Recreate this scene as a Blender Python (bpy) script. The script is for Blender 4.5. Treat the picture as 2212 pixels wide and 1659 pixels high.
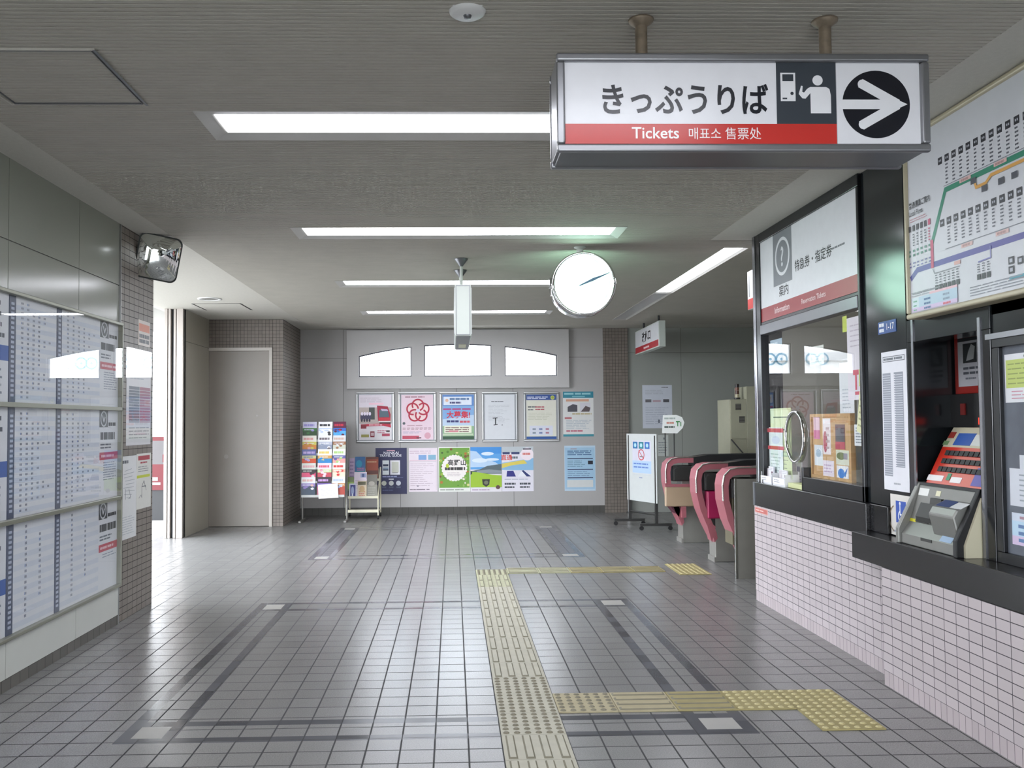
import bpy, math, random
from mathutils import Vector, Matrix
random.seed(7)
SC = bpy.context.scene
for o in list(bpy.data.objects):
    bpy.data.objects.remove(o, do_unlink=True)
COL = SC.collection

# ---------------------------------------------------------------- camera, sky, exposure
CAM_H = 1.43
cam_data = bpy.data.cameras.new('camera')
cam = bpy.data.objects.new('camera', cam_data)
COL.objects.link(cam)
cam_data.sensor_fit = 'HORIZONTAL'
cam_data.sensor_width = 36.0
cam_data.lens = 1895.0 / 2212 * 36.0
cam_data.shift_x = (1106 - 1025.64) / 2212
cam_data.shift_y = (842.80 - 829.5) / 2212
cam_data.clip_start = 0.05
cam_data.clip_end = 300
RT, UP, BK = [[0.9996598, -0.0249367, -0.0076393], [0.0067124, -0.0370452, 0.999291], [-0.0252021, -0.9990024, -0.0368652]]
cam.matrix_world = Matrix(((RT[0], UP[0], BK[0], 0), (RT[1], UP[1], BK[1], 0), (RT[2], UP[2], BK[2], CAM_H), (0, 0, 0, 1)))
SC.camera = cam

SKY = 12.0
LAMP = 13.5
world = bpy.data.worlds.new('overcast_sky')
SC.world = world
world.use_nodes = True
wn = world.node_tree
bg = wn.nodes['Background']
bg.inputs[0].default_value = (0.87, 0.93, 1.0, 1)
bg.inputs[1].default_value = SKY
SC.view_settings.view_transform = 'Standard'
SC.view_settings.look = 'None'
SC.view_settings.gamma = 1.0
SC.view_settings.exposure = 0.45
SC.view_settings.use_curve_mapping = False

# ---------------------------------------------------------------- helpers
def lin(c):
    if isinstance(c, str):
        c = c.lstrip('#')
        c = [int(c[i:i + 2], 16) / 255 for i in (0, 2, 4)]
    return tuple(x / 12.92 if x <= 0.04045 else ((x + 0.055) / 1.055) ** 2.4 for x in c)

MATS = {}
def _new(name):
    m = bpy.data.materials.new(name)
    m.use_nodes = True
    nt = m.node_tree
    b = nt.nodes['Principled BSDF']
    return m, nt, b

def mat(name, col='#808080', rough=0.5, metal=0.0, var=0.04, scale=8.0, bump=0.0, bscale=60.0, spec=0.5, emit=None, estr=0.0, coat=0.0):
    """painted / plain surface with a little procedural unevenness"""
    if name in MATS:
        return MATS[name]
    m, nt, b = _new(name)
    c = lin(col)
    tc = nt.nodes.new('ShaderNodeTexCoord')
    nz = nt.nodes.new('ShaderNodeTexNoise')
    nz.inputs['Scale'].default_value = scale
    nz.inputs['Detail'].default_value = 4
    nt.links.new(tc.outputs['Object'], nz.inputs['Vector'])
    mx = nt.nodes.new('ShaderNodeMix')
    mx.data_type = 'RGBA'
    mx.inputs['A'].default_value = tuple(max(0, x * (1 - var * 1.6)) for x in c) + (1,)
    mx.inputs['B'].default_value = tuple(min(1, x * (1 + var * 1.6)) for x in c) + (1,)
    nt.links.new(nz.outputs['Fac'], mx.inputs['Factor'])
    nt.links.new(mx.outputs['Result'], b.inputs['Base Color'])
    b.inputs['Roughness'].default_value = rough
    b.inputs['Metallic'].default_value = metal
    b.inputs['Specular IOR Level'].default_value = spec
    b.inputs['Coat Weight'].default_value = coat
    if bump:
        n2 = nt.nodes.new('ShaderNodeTexNoise')
        n2.inputs['Scale'].default_value = bscale
        nt.links.new(tc.outputs['Object'], n2.inputs['Vector'])
        bp = nt.nodes.new('ShaderNodeBump')
        bp.inputs['Strength'].default_value = bump
        bp.inputs['Distance'].default_value = 0.01
        nt.links.new(n2.outputs['Fac'], bp.inputs['Height'])
        nt.links.new(bp.outputs['Normal'], b.inputs['Normal'])
    if emit:
        b.inputs['Emission Color'].default_value = lin(emit) + (1,)
        b.inputs['Emission Strength'].default_value = estr
    MATS[name] = m
    return m

def ink(col, rough=0.45):
    """printed paper colour"""
    return mat('print_' + col.lstrip('#') + ('' if rough == 0.45 else '_gloss'), col, rough, var=0.03, scale=14)

def glass(name, tint=(1, 1, 1), f0=0.1, rough=0.0):
    if name in MATS:
        return MATS[name]
    m, nt, b = _new(name)
    nt.nodes.remove(b)
    out = nt.nodes['Material Output']
    tr = nt.nodes.new('ShaderNodeBsdfTransparent')
    tr.inputs[0].default_value = tuple(tint) + (1,)
    gl = nt.nodes.new('ShaderNodeBsdfGlossy')
    gl.inputs['Roughness'].default_value = rough
    lw = nt.nodes.new('ShaderNodeLayerWeight')
    pw = nt.nodes.new('ShaderNodeMath'); pw.operation = 'POWER'; pw.inputs[1].default_value = 5.0
    nt.links.new(lw.outputs['Facing'], pw.inputs[0])
    lw.inputs['Blend'].default_value = 0.5
    fr = nt.nodes.new('ShaderNodeMath'); fr.operation = 'MULTIPLY_ADD'; fr.inputs[1].default_value = 1 - f0; fr.inputs[2].default_value = f0
    nt.links.new(pw.outputs[0], fr.inputs[0])
    mx = nt.nodes.new('ShaderNodeMixShader')
    nt.links.new(fr.outputs[0], mx.inputs[0])
    nt.links.new(tr.outputs[0], mx.inputs[1])
    nt.links.new(gl.outputs[0], mx.inputs[2])
    nt.links.new(mx.outputs[0], out.inputs[0])
    MATS[name] = m
    return m

def tilemat(name, a1, p1, o1, a2, p2, o2, col, grout, gw, rough, var, bump=0.3, speck=0.0, rvar=0.0, spec=0.5):
    """rectangular tile grid laid out in world metres along two axes"""
    if name in MATS:
        return MATS[name]
    m, nt, b = _new(name)
    N, L = nt.nodes.new, nt.links.new
    geo = N('ShaderNodeNewGeometry')
    sep = N('ShaderNodeSeparateXYZ')
    L(geo.outputs['Position'], sep.inputs[0])
    def mth(op, a, bb=None):
        n = N('ShaderNodeMath'); n.operation = op
        for i, x in enumerate((a, bb)):
            if x is None: continue
            if isinstance(x, (int, float)): n.inputs[i].default_value = x
            else: L(x, n.inputs[i])
        return n.outputs[0]
    cells, masks = [], []
    for ax, p, o in ((a1, p1, o1), (a2, p2, o2)):
        t = mth('DIVIDE', mth('SUBTRACT', sep.outputs['XYZ'.index(ax)], o), p)
        cells.append(mth('FLOOR', t))
        f = mth('FRACT', t)
        d = mth('MULTIPLY', mth('MINIMUM', f, mth('SUBTRACT', 1.0, f)), p)
        masks.append(mth('GREATER_THAN', d, gw / 2))
    tile = mth('MULTIPLY', masks[0], masks[1])
    cmb = N('ShaderNodeCombineXYZ')
    L(cells[0], cmb.inputs[0]); L(cells[1], cmb.inputs[1])
    wnz = N('ShaderNodeTexWhiteNoise'); wnz.noise_dimensions = '2D'
    L(cmb.outputs[0], wnz.inputs['Vector'])
    c = lin(col)
    mx = N('ShaderNodeMix'); mx.data_type = 'RGBA'
    mx.inputs['A'].default_value = tuple(x * (1 - var) for x in c) + (1,)
    mx.inputs['B'].default_value = tuple(min(1, x * (1 + var)) for x in c) + (1,)
    L(wnz.outputs['Value'], mx.inputs['Factor'])
    src = mx.outputs['Result']
    if speck:
        nz = N('ShaderNodeTexNoise'); nz.inputs['Scale'].default_value = 180; nz.inputs['Detail'].default_value = 3
        L(geo.outputs['Position'], nz.inputs['Vector'])
        m2 = N('ShaderNodeMix'); m2.data_type = 'RGBA'; m2.blend_type = 'MULTIPLY'
        m2.inputs['Factor'].default_value = 1.0
        rmp = N('ShaderNodeMapRange'); rmp.inputs['From Min'].default_value = 0.3; rmp.inputs['From Max'].default_value = 0.7
        rmp.inputs['To Min'].default_value = 1 - speck; rmp.inputs['To Max'].default_value = 1 + speck
        L(nz.outputs['Fac'], rmp.inputs['Value'])
        L(src, m2.inputs['A']); L(rmp.outputs[0], m2.inputs['B'])
        src = m2.outputs['Result']
    m3 = N('ShaderNodeMix'); m3.data_type = 'RGBA'
    m3.inputs['A'].default_value = lin(grout) + (1,)
    L(src, m3.inputs['B']); L(tile, m3.inputs['Factor'])
    L(m3.outputs['Result'], b.inputs['Base Color'])
    rr = N('ShaderNodeMapRange')
    rr.inputs['To Min'].default_value = 0.8; rr.inputs['To Max'].default_value = rough
    L(tile, rr.inputs['Value'])
    if rvar:
        r2 = N('ShaderNodeMath'); r2.operation = 'MULTIPLY_ADD'
        L(wnz.outputs['Value'], r2.inputs[0]); r2.inputs[1].default_value = rvar; L(rr.outputs[0], r2.inputs[2])
        L(r2.outputs[0], b.inputs['Roughness'])
    else:
        L(rr.outputs[0], b.inputs['Roughness'])
    b.inputs['Specular IOR Level'].default_value = spec
    bp = N('ShaderNodeBump'); bp.inputs['Strength'].default_value = bump; bp.inputs['Distance'].default_value = 0.002
    L(tile, bp.inputs['Height']); L(bp.outputs['Normal'], b.inputs['Normal'])
    MATS[name] = m
    return m

ORG = {}
def empty(name, loc):
    o = bpy.data.objects.new(name, None)
    COL.objects.link(o)
    o.location = loc
    o.empty_display_size = 0.1
    ORG[o.name] = Vector(loc)
    return o

def tag(o, label=None, cat=None, group=None, kind=None):
    if label: o['label'] = label
    if cat: o['category'] = cat
    if group: o['group'] = group
    if kind: o['kind'] = kind
    return o

def thing(name, loc, label, cat, group=None):
    return tag(empty(name, loc), label, cat, group)

class MB:
    def __init__(s, default=None):
        s.v = []; s.f = []; s.mi = []; s.mats = []; s.d = default; s.sm = []
    def _m(s, m):
        m = m or s.d
        if m not in s.mats: s.mats.append(m)
        return s.mats.index(m)
    def add(s, vs, fs, m=None, smooth=False):
        b = len(s.v); i = s._m(m)
        s.v += [Vector(p) for p in vs]
        for f in fs:
            s.f.append([b + k for k in f]); s.mi.append(i); s.sm.append(smooth)
        return s
    def box(s, x0, y0, z0, x1, y1, z1, m=None):
        if x0 > x1: x0, x1 = x1, x0
        if y0 > y1: y0, y1 = y1, y0
        if z0 > z1: z0, z1 = z1, z0
        v = [(x0, y0, z0), (x1, y0, z0), (x1, y1, z0), (x0, y1, z0), (x0, y0, z1), (x1, y0, z1), (x1, y1, z1), (x0, y1, z1)]
        f = [(0, 3, 2, 1), (4, 5, 6, 7), (0, 1, 5, 4), (1, 2, 6, 5), (2, 3, 7, 6), (3, 0, 4, 7)]
        return s.add(v, f, m)
    def prism(s, poly, axis, a0, a1, m=None):
        if a0 > a1: a0, a1 = a1, a0
        ar = sum(poly[i][0] * poly[(i + 1) % len(poly)][1] - poly[(i + 1) % len(poly)][0] * poly[i][1] for i in range(len(poly)))
        if ar < 0: poly = poly[::-1]
        def P(p, a):
            return {'x': (a, p[0], p[1]), 'y': (p[0], a, p[1]), 'z': (p[0], p[1], a)}[axis]
        n = len(poly)
        v = [P(p, a0) for p in poly] + [P(p, a1) for p in poly]
        flip = axis == 'y'
        bot = list(range(n))[::-1]; top = [n + i for i in range(n)]
        sd = [[i, (i + 1) % n, n + (i + 1) % n, n + i] for i in range(n)]
        fs = [bot, top] + sd
        if flip: fs = [f[::-1] for f in fs]
        return s.add(v, fs, m)
    def cyl(s, p0, p1, r0, r1=None, n=16, m=None, caps=True, smooth=True):
        p0, p1 = Vector(p0), Vector(p1); r1 = r0 if r1 is None else r1
        d = (p1 - p0).normalized()
        a = d.orthogonal().normalized(); b = d.cross(a)
        v = []
        for p, r in ((p0, r0), (p1, r1)):
            for i in range(n):
                t = 2 * math.pi * i / n
                v.append(p + a * math.cos(t) * r + b * math.sin(t) * r)
        s.add(v, [[i, (i + 1) % n, n + (i + 1) % n, n + i] for i in range(n)], m, smooth)
        if caps:
            s.add(v[:n], [list(range(n))[::-1]], m); s.add(v[n:], [list(range(n))], m)
        return s
    def tube(s, pts, r, n=8, m=None):
        for i in range(len(pts) - 1):
            s.cyl(pts[i], pts[i + 1], r, n=n, m=m)
        return s
    def lathe(s, prof, c, axis, n=32, m=None):
        c = Vector(c); d = Vector(axis).normalized(); a = d.orthogonal().normalized(); b = d.cross(a)
        v = []
        for r, h in prof:
            for i in range(n):
                t = 2 * math.pi * i / n
                v.append(c + d * h + a * math.cos(t) * r + b * math.sin(t) * r)
        fs = []
        for k in range(len(prof) - 1):
            for i in range(n):
                j = (i + 1) % n
                fs.append([k * n + i, k * n + j, (k + 1) * n + j, (k + 1) * n + i])
        return s.add(v, fs, m, True)
    def frame(s, x0, x1, z0, z1, w, y0, y1, m=None, axis='y'):
        """rectangular ring; for axis 'x' the first pair runs along y"""
        for a, b, c, d in ((x0, z0, x1, z0 + w), (x0, z1 - w, x1, z1), (x0, z0 + w, x0 + w, z1 - w), (x1 - w, z0 + w, x1, z1 - w)):
            if axis == 'y': s.box(a, y0, b, c, y1, d, m)
            elif axis == 'x': s.box(y0, a, b, y1, c, d, m)
            else: s.box(a, b, y0, c, d, y1, m)
        return s
    def build(s, name, parent=None, bev=0.0, seg=2):
        me = bpy.data.meshes.new(name)
        if parent is not None:
            org = ORG[parent.name]
        else:
            xs = [p.x for p in s.v]; ys = [p.y for p in s.v]; zs = [p.z for p in s.v]
            org = Vector(((min(xs) + max(xs)) / 2, (min(ys) + max(ys)) / 2, min(zs)))
        me.from_pydata([p - org for p in s.v], [], s.f)
        for m in s.mats: me.materials.append(m)
        for p, i, sm in zip(me.polygons, s.mi, s.sm):
            p.material_index = i; p.use_smooth = sm
        me.update()
        o = bpy.data.objects.new(name, me)
        COL.objects.link(o)
        if parent is not None: o.parent = parent
        else: o.location = org
        ORG[o.name] = org
        if bev:
            md = o.modifiers.new('bevel', 'BEVEL'); md.width = bev; md.segments = seg; md.limit_method = 'ANGLE'; md.angle_limit = 0.7
        return o

GLY = {}
def glyphs(text, bold=0.0):
    k = (text, bold)
    if k in GLY: return GLY[k]
    cu = bpy.data.curves.new('lettering', 'FONT')
    cu.body = text; cu.size = 1.0; cu.offset = bold; cu.resolution_u = 3; cu.fill_mode = 'FRONT'
    o = bpy.data.objects.new('lettering', cu)
    COL.objects.link(o)
    bpy.context.view_layer.update()
    dg = bpy.context.evaluated_depsgraph_get()
    e = o.evaluated_get(dg)
    me = e.to_mesh()
    vs = [(v.co.x, v.co.y) for v in me.vertices]
    fs = [list(p.vertices) for p in me.polygons]
    e.to_mesh_clear()
    bpy.data.objects.remove(o, do_unlink=True)
    bpy.data.curves.remove(cu)
    GLY[k] = (vs, fs)
    return GLY[k]

class Sheet:
    """a flat printed thing: a thin board with ink on it. u, v run 0..1 across its face"""
    def __init__(s, org, U, V, w, h, base='#e8e8ea', t=0.0015, mb=None, rough=0.45, back=True):
        s.o = Vector(org); s.U = Vector(U); s.V = Vector(V); s.N = s.U.cross(s.V).normalized()
        s.w, s.h = w, h; s.mb = mb or MB(); s.rough = rough; s.k = 0
        s.lay = 0.0004
        o = s.o
        if back:
            A = [o, o + s.U * w, o + s.U * w + s.V * h, o + s.V * h]
            B = [p + s.N * t for p in A]
            s.mb.add(A + B, [(0, 3, 2, 1), (4, 5, 6, 7), (0, 1, 5, 4), (1, 2, 6, 5), (2, 3, 7, 6), (3, 0, 4, 7)], ink(base, rough))
            s.o = o + s.N * t
    def P(s, u, v, l=None):
        return s.o + s.U * (u * s.w) + s.V * (v * s.h) + s.N * (s.lay * (l if l is not None else 1))
    def poly(s, pts, col, l=1):
        s.k += 1
        l = (l or 1) + 0.004 * s.k
        s.mb.add([s.P(u, v, l) for u, v in pts], [list(range(len(pts)))], ink(col, s.rough) if isinstance(col, str) else col)
        return s
    def r(s, u0, v0, u1, v1, col, l=1):
        return s.poly([(u0, v0), (u1, v0), (u1, v1), (u0, v1)], col, l)
    def c(s, u, v, rad, col, l=2, n=28, a0=0, a1=360):
        """disc; rad in metres"""
        pts = [(u + rad * math.cos(math.radians(a0 + (a1 - a0) * i / n)) / s.w, v + rad * math.sin(math.radians(a0 + (a1 - a0) * i / n)) / s.h) for i in range(n)]
        return s.poly(pts, col, l)
    def ring(s, u, v, r0, r1, col, l=2, n=32, a0=0, a1=360):
        for i in range(n):
            q = []
            for rr, t in ((r0, i), (r1, i), (r1, i + 1), (r0, i + 1)):
                a = math.radians(a0 + (a1 - a0) * t / n)
                q.append((u + rr * math.cos(a) / s.w, v + rr * math.sin(a) / s.h))
            s.poly(q, col, l)
        return s
    def ell(s, u, v, ru, rv, col, l=2, n=24):
        return s.poly([(u + ru * math.cos(2 * math.pi * i / n), v + rv * math.sin(2 * math.pi * i / n)) for i in range(n)], col, l)
    def line(s, pts, wd, col, l=2):
        """polyline, width in metres"""
        for (a, b), (c, d) in zip(pts, pts[1:]):
            p = Vector((a * s.w, b * s.h)); q = Vector((c * s.w, d * s.h))
            e = (q - p).normalized(); n = Vector((-e.y, e.x)) * wd / 2; e = e * wd * 0.25
            s.poly([((x.x) / s.w, (x.y) / s.h) for x in (p - e - n, q + e - n, q + e + n, p - e + n)], col, l)
        return s
    def t(s, text, u, v, size, col, bold=0.0, al='c', sx=1.0, l=3, rot=0.0):
        """size in metres; u,v is the baseline anchor"""
        vs, fs = glyphs(text, bold)
        if not vs: return s
        x0 = min(p[0] for p in vs); x1 = max(p[0] for p in vs)
        off = {'c': (x0 + x1) / 2, 'l': x0, 'r': x1}[al]
        ca, sa = math.cos(rot), math.sin(rot)
        out = []
        s.k += 1
        l = (l or 1) + 0.004 * s.k
        for x, y in vs:
            x, y = (x - off) * size * sx, y * size
            out.append(s.P(u, v, l) + s.U * (x * ca - y * sa) + s.V * (x * sa + y * ca))
        s.mb.add(out, fs, ink(col, s.rough))
        return s
    def lines(s, u0, v0, u1, v1, n, col, fill=0.45, gap=0.12, l=1, short=0.25):
        """rows of print too small to read"""
        hh = (v1 - v0) / n
        for i in range(n):
            b = v0 + i * hh + hh * (1 - fill) / 2
            u = u0; end = u1 - (u1 - u0) * random.random() * short
            while u < end - 0.01 * (u1 - u0):
                w = min(end - u, (u1 - u0) * random.uniform(0.1, 0.4))
                s.r(u, b, u + w * (1 - gap), b + hh * fill, col, l)
                u += w
        return s
    def build(s, name, parent=None):
        return s.mb.build(name, parent)
XP, YP, ZP = Vector((1, 0, 0)), Vector((0, 1, 0)), Vector((0, 0, 1))
def onback(x0, z0, x1, z1, y, **k):      # faces the camera
    return Sheet((x0, y, z0), XP, ZP, x1 - x0, z1 - z0, **k)
def onleft(y0, z0, y1, z1, x, **k):      # on the left wall, faces +x
    return Sheet((x, y0, z0), YP, ZP, y1 - y0, z1 - z0, **k)
def onright(y0, z0, y1, z1, x, **k):     # on the right wall, faces -x; y1 > y0, far end is at the left
    return Sheet((x, y1, z0), -YP, ZP, y1 - y0, z1 - z0, **k)
ORD = 'first second third fourth fifth sixth seventh eighth ninth tenth eleventh twelfth thirteenth fourteenth fifteenth sixteenth seventeenth eighteenth'.split()

# ---------------------------------------------------------------- materials of the place
CZ = 2.91
m_panel = mat('glazed_wall_panel', '#8f9187', 0.16, var=0.02, scale=3, spec=0.4)
m_panel_back = mat('matt_wall_panel', '#aaa7a5', 0.26, var=0.02, scale=3, spec=0.3)
m_seam = mat('panel_joint', '#5c5c56', 0.7)
m_white = mat('white_painted_board', '#bab7b6', 0.35, var=0.015)
m_ceil = mat('ribbed_ceiling_board', '#b2aea4', 0.9, var=0.05, scale=5, bump=0.15, bscale=220)
m_plas = mat('smooth_ceiling_plaster', '#c2bfb6', 0.9, var=0.05, scale=40, bump=0.3, bscale=300)
m_plasl = m_plas
m_alu = mat('brushed_aluminium', '#a9a9a9', 0.32, 1.0, var=0.03, scale=20)
m_alud = mat('dull_aluminium', '#85868a', 0.42, 0.9, var=0.04, scale=20)
m_steel = mat('stainless_steel', '#a0a09c', 0.24, 1.0, var=0.05, scale=12)
m_chrome = mat('polished_chrome', '#d8d8d8', 0.08, 1.0, var=0.0)
m_dark = mat('dark_metal', '#2b2c2f', 0.4, 0.3)
m_black = mat('black_gloss_panel', '#17181b', 0.16, var=0.1, scale=6, spec=0.55)
m_blackm = mat('black_matt', '#1a1a1c', 0.55)
m_pillar = mat('black_glazed_steel', '#1d2124', 0.14, var=0.15, scale=4, spec=0.6)
m_granite = mat('dark_granite', '#201f21', 0.24, var=0.55, scale=240, spec=0.5)
m_rust = mat('tarnished_pipe', '#8d7f6d', 0.55, 0.35, var=0.35, scale=26)
m_base = tilemat('grey_skirting_tile_back', 'X', 0.1, 0.0, 'Z', 0.2, -0.05, '#484642', '#33322f', 0.004, 0.5, 0.12)
m_basel = tilemat('grey_skirting_tile_side', 'Y', 0.1, 0.0, 'Z', 0.2, -0.05, '#605d57', '#3c3b38', 0.004, 0.5, 0.12)
m_brY = tilemat('brown_brick_tile_side', 'Y', 0.1, 0.04, 'Z', 0.05, 0.0, '#7d746c', '#35312d', 0.005, 0.45, 0.08, 0.5)
m_brX = tilemat('brown_brick_tile_front', 'X', 0.05, 0.02, 'Z', 0.05, 0.0, '#766d65', '#383330', 0.004, 0.45, 0.08, 0.5)
m_pinkT = tilemat('pale_pink_tile', 'Y', 0.1, 0.037, 'Z', 0.05, 0.08, '#c2b7b9', '#484347', 0.004, 0.3, 0.05, 0.4)
m_pinkB = tilemat('pale_pink_skirting_tile', 'Y', 0.05, 0.037, 'Z', 0.2, -0.12, '#bdb0b2', '#6a6264', 0.003, 0.4, 0.06, 0.4)
m_floor = tilemat('grey_floor_tile', 'X', 0.15, 0.06, 'Y', 0.15, 0.0, '#7e7d7c', '#29292b', 0.008, 0.27, 0.035, 0.35, speck=0.14, spec=0.75)
m_strip = tilemat('slate_border_tile', 'X', 0.15, 0.06, 'Y', 0.15, 0.0, '#55565b', '#2e2e31', 0.004, 0.12, 0.16, 0.3, rvar=0.12)
m_strip2 = tilemat('slate_band_tile', 'X', 0.15, 0.06, 'Y', 0.15, 0.0, '#646469', '#3b3b3d', 0.004, 0.3, 0.08, 0.3)
m_wtile = mat('white_corner_tile', '#a3a19c', 0.35, var=0.05)
m_glass = glass('window_glass')
m_sheet = glass('display_glass', f0=0.07)
m_lamp = mat('lit_diffuser', '#ffffff', 0.5, var=0, emit='#f4f6ff', estr=LAMP)
m_lampoff = mat('unlit_diffuser', '#c4c6c4', 0.35, var=0.02)
m_dwhite = mat('white_lacquer', '#d8d8d6', 0.4, var=0.02)

def structure(o, label=None):
    o['kind'] = 'structure'
    if label: o['label'] = label
    return o

# ---------------------------------------------------------------- floor
def inr(v, a): return a[0] <= v <= a[1]
LX = [(-1.54, -1.48), (-1.34, -1.28)]; RX = [(1.11, 1.17), (1.335, 1.395)]
FR = [((4.03, 4.095), (4.25, 4.315), (6.81, 6.87), (7.05, 7.11)), ((9.32, 9.38), (9.54, 9.6), (11.87, 11.93), (12.09, 12.15))]
xs = sorted({-2.6, 6.5, -1.54, -1.48, -1.34, -1.28, 1.11, 1.17, 1.335, 1.395})
ys = sorted({-3.0, 13.85} | {v for f in FR for p in f for v in p})
fl = MB()
for i in range(len(xs) - 1):
    for j in range(len(ys) - 1):
        x, y = (xs[i] + xs[i + 1]) / 2, (ys[j] + ys[j + 1]) / 2
        m = m_floor
        for k, f in enumerate(FR):
            if f[0][0] < y < f[3][1] and -1.54 < x < 1.395:
                sx = any(inr(x, a) for a in LX + RX)
                sy = any(inr(y, a) for a in f)
                bx = x < -1.28 or x > 1.11
                by = y < f[1][1] or y > f[2][0]
                if bx and by and not sx and not sy: m = m_wtile
                elif sx or sy: m = m_strip
                elif k == 1 and bx: m = m_strip2
        fl.add([(xs[i], ys[j], 0), (xs[i + 1], ys[j], 0), (xs[i + 1], ys[j + 1], 0), (xs[i], ys[j + 1], 0)], [(0, 1, 2, 3)], m)
fl.add([(-3.75, 7.17, 0), (-2.6, 7.17, 0), (-2.6, 12.6, 0), (-3.75, 12.6, 0)], [(0, 1, 2, 3)], m_floor)
fl.box(-3.75, -3, -0.15, 6.5, 13.85, -0.01, m_seam)
structure(fl.build('floor'), 'grey square floor tiles with slate border bands')

# ---------------------------------------------------------------- ceiling
HOLES = [(-1.215, 1.335, 1.65, 2.07), (-1.215, 1.335, 4.11, 4.53), (-1.215, 1.335, 6.57, 6.99), (-1.215, 1.335, 9.06, 9.48), (-1.215, 1.335, 11.52, 11.94), (2.325, 2.535, 7.38, 10.02), (2.325, 2.535, 10.02, 12.66), (3.2, 4.2, 4.5, 5.4)]
ce = MB(m_ceil)
def rib(x0, x1, y):
    z0, z1 = CZ - 0.004, CZ + 0.005
    p = [(y, z0), (y + 0.019, z0), (y + 0.021, z1), (y + 0.028, z1), (y + 0.03, z0)]
    v = [(x0, a, b) for a, b in p] + [(x1, a, b) for a, b in p]
    ce.add(v, [(k, k + 1, k + 6, k + 5) for k in range(4)])
n = int(round((13.29 + 3) / 0.03))
for k in range(n):
    y = -3 + k * 0.03
    spans = [(-2.19, 2.115 if y < 7.09 else 6.5)]
    for h in HOLES:
        if h[2] - 1e-6 <= y < h[3] - 1e-6:
            ns = []
            for a, b in spans:
                if h[0] >= b or h[1] <= a: ns.append((a, b))
                else:
                    if h[0] > a: ns.append((a, h[0]))
                    if h[1] < b: ns.append((h[1], b))
            spans = ns
    for a, b in spans: rib(a, b, y)
ce.box(-2.6, -3, CZ - 0.004, -2.19, 13.83, CZ + 0.02, m_plas)
ce.box(-3.75, 7.17, CZ - 0.004, -2.6, 12.6, CZ + 0.02, m_plas)
for a_, b_, c_, d_ in ((2.115, -3, 3.2, 7.09), (4.2, -3, 6.5, 7.09), (3.2, -3, 4.2, 4.5), (3.2, 5.4, 4.2, 7.09)): ce.box(a_, b_, CZ - 0.004, c_, d_, CZ + 0.02, m_plas)
ce.box(-2.19, 13.29, CZ - 0.004, 6.5, 13.83, CZ + 0.02, m_plas)
ce.box(-3.75, -3, CZ + 0.16, 6.6, 13.9, CZ + 0.3, m_plas)
structure(ce.build('ceiling'), 'ribbed grey ceiling with smooth plaster border')

# ---------------------------------------------------------------- walls
def panels(mb, axis, a0, a1, cuts, zs, p, d, m):
    """cladding panels with 6 mm joints; axis is the running direction, p the face, d the direction into the wall"""
    cs = [a0] + sorted(c for c in cuts if a0 < c < a1) + [a1]
    g = 0.003
    for i in range(len(cs) - 1):
        for j in range(len(zs) - 1):
            lo, hi = cs[i] + (g if i else 0), cs[i + 1] - (g if i < len(cs) - 2 else 0)
            z0, z1 = zs[j] + (g if j else 0), zs[j + 1] - (g if j < len(zs) - 2 else 0)
            if axis == 'x': mb.box(lo, p, z0, hi, p + d * 0.02, z1, m)
            else: mb.box(p, lo, z0, p + d * 0.02, hi, z1, m)
    if axis == 'x': mb.box(a0, p + d * 0.006, zs[0], a1, p + d * 0.2, zs[-1], m_seam)
    else: mb.box(p + d * 0.006, a0, zs[0], p + d * 0.2, a1, zs[-1], m_seam)

w = MB()
panels(w, 'y', -3, 6.44, [5.75 - 0.91 * k for k in range(10)], [0, 2.45, CZ], -2.43, -1, m_panel)
structure(w.build('wall_left'), 'glossy grey wall panels')
w = MB(m_basel); w.box(-2.43, -3, 0.0, -2.418, 6.44, 0.065)
structure(w.build('baseboard_left'))
w = MB()
cuts = [0.062 + 0.888 * k for k in range(-3, 7)] + [3.622]
panels(w, 'x', -2.42, -1.65, cuts, [0, 2.45, CZ], 13.8, 1, m_panel_back)
panels(w, 'x', -1.65, 1.83, cuts, [0, 1.97], 13.8, 1, m_panel_back)
panels(w, 'x', 1.83, 2.38, [], [0, 2.45, CZ], 13.8, 1, m_panel_back)
w.box(-1.65, 13.8, 2.885, 1.83, 13.9, CZ, m_panel_back)
structure(w.build('wall_back'), 'pale grey panel wall behind the posters')
w = MB()
panels(w, 'x', 2.77, 6.5, [3.622, 4.8], [0, 2.515, CZ], 13.8, 1, mat('grey_wall_panel', '#9b9d98', 0.25, var=0.02, scale=3))
structure(w.build('wall_platform'), 'grey panel wall behind the ticket gates')
w = MB(m_base); w.box(-2.42, 13.785, 0.0, 2.38, 13.8, 0.115)
structure(w.build('baseboard_back'))
w = MB(m_brY)
w.box(-3.75, 6.44, 0, -2.43, 7.17, CZ)
structure(w.build('pillar'), 'brown brick-tiled pillar with notices')
w = MB(m_brY)
w.box(-2.53, 12.4, 0, -2.385, 13.8, CZ, m_brY)
w.box(-2.535, 12.395, 0, -2.3855, 12.405, CZ, m_brX)
w.box(-3.6, 12.395, 2.505, -2.53, 12.405, CZ, m_brX)
w.box(-3.6, 12.405, 2.505, -2.53, 12.6, CZ, m_brX)
w.box(-3.6, 12.44, 0, -2.53, 12.6, 2.51, m_brX)
structure(w.build('pillar'), 'brown brick-tiled corner around the grey door')
w = MB(m_brX)
w.box(2.38, 13.76, 0, 2.77, 13.95, CZ)
structure(w.build('pillar'), 'narrow brown brick-tiled pillar at right end of poster wall')
w = MB()
panels(w, 'y', 11.3, 12.4, [], [0, 2.5, CZ], -3.42, -1, mat('cream_wall_panel', '#9d988a', 0.3, var=0.02))
structure(w.build('wall_entrance'), 'cream panel wall beside shutter guide')
w = MB(m_plas)
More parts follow.
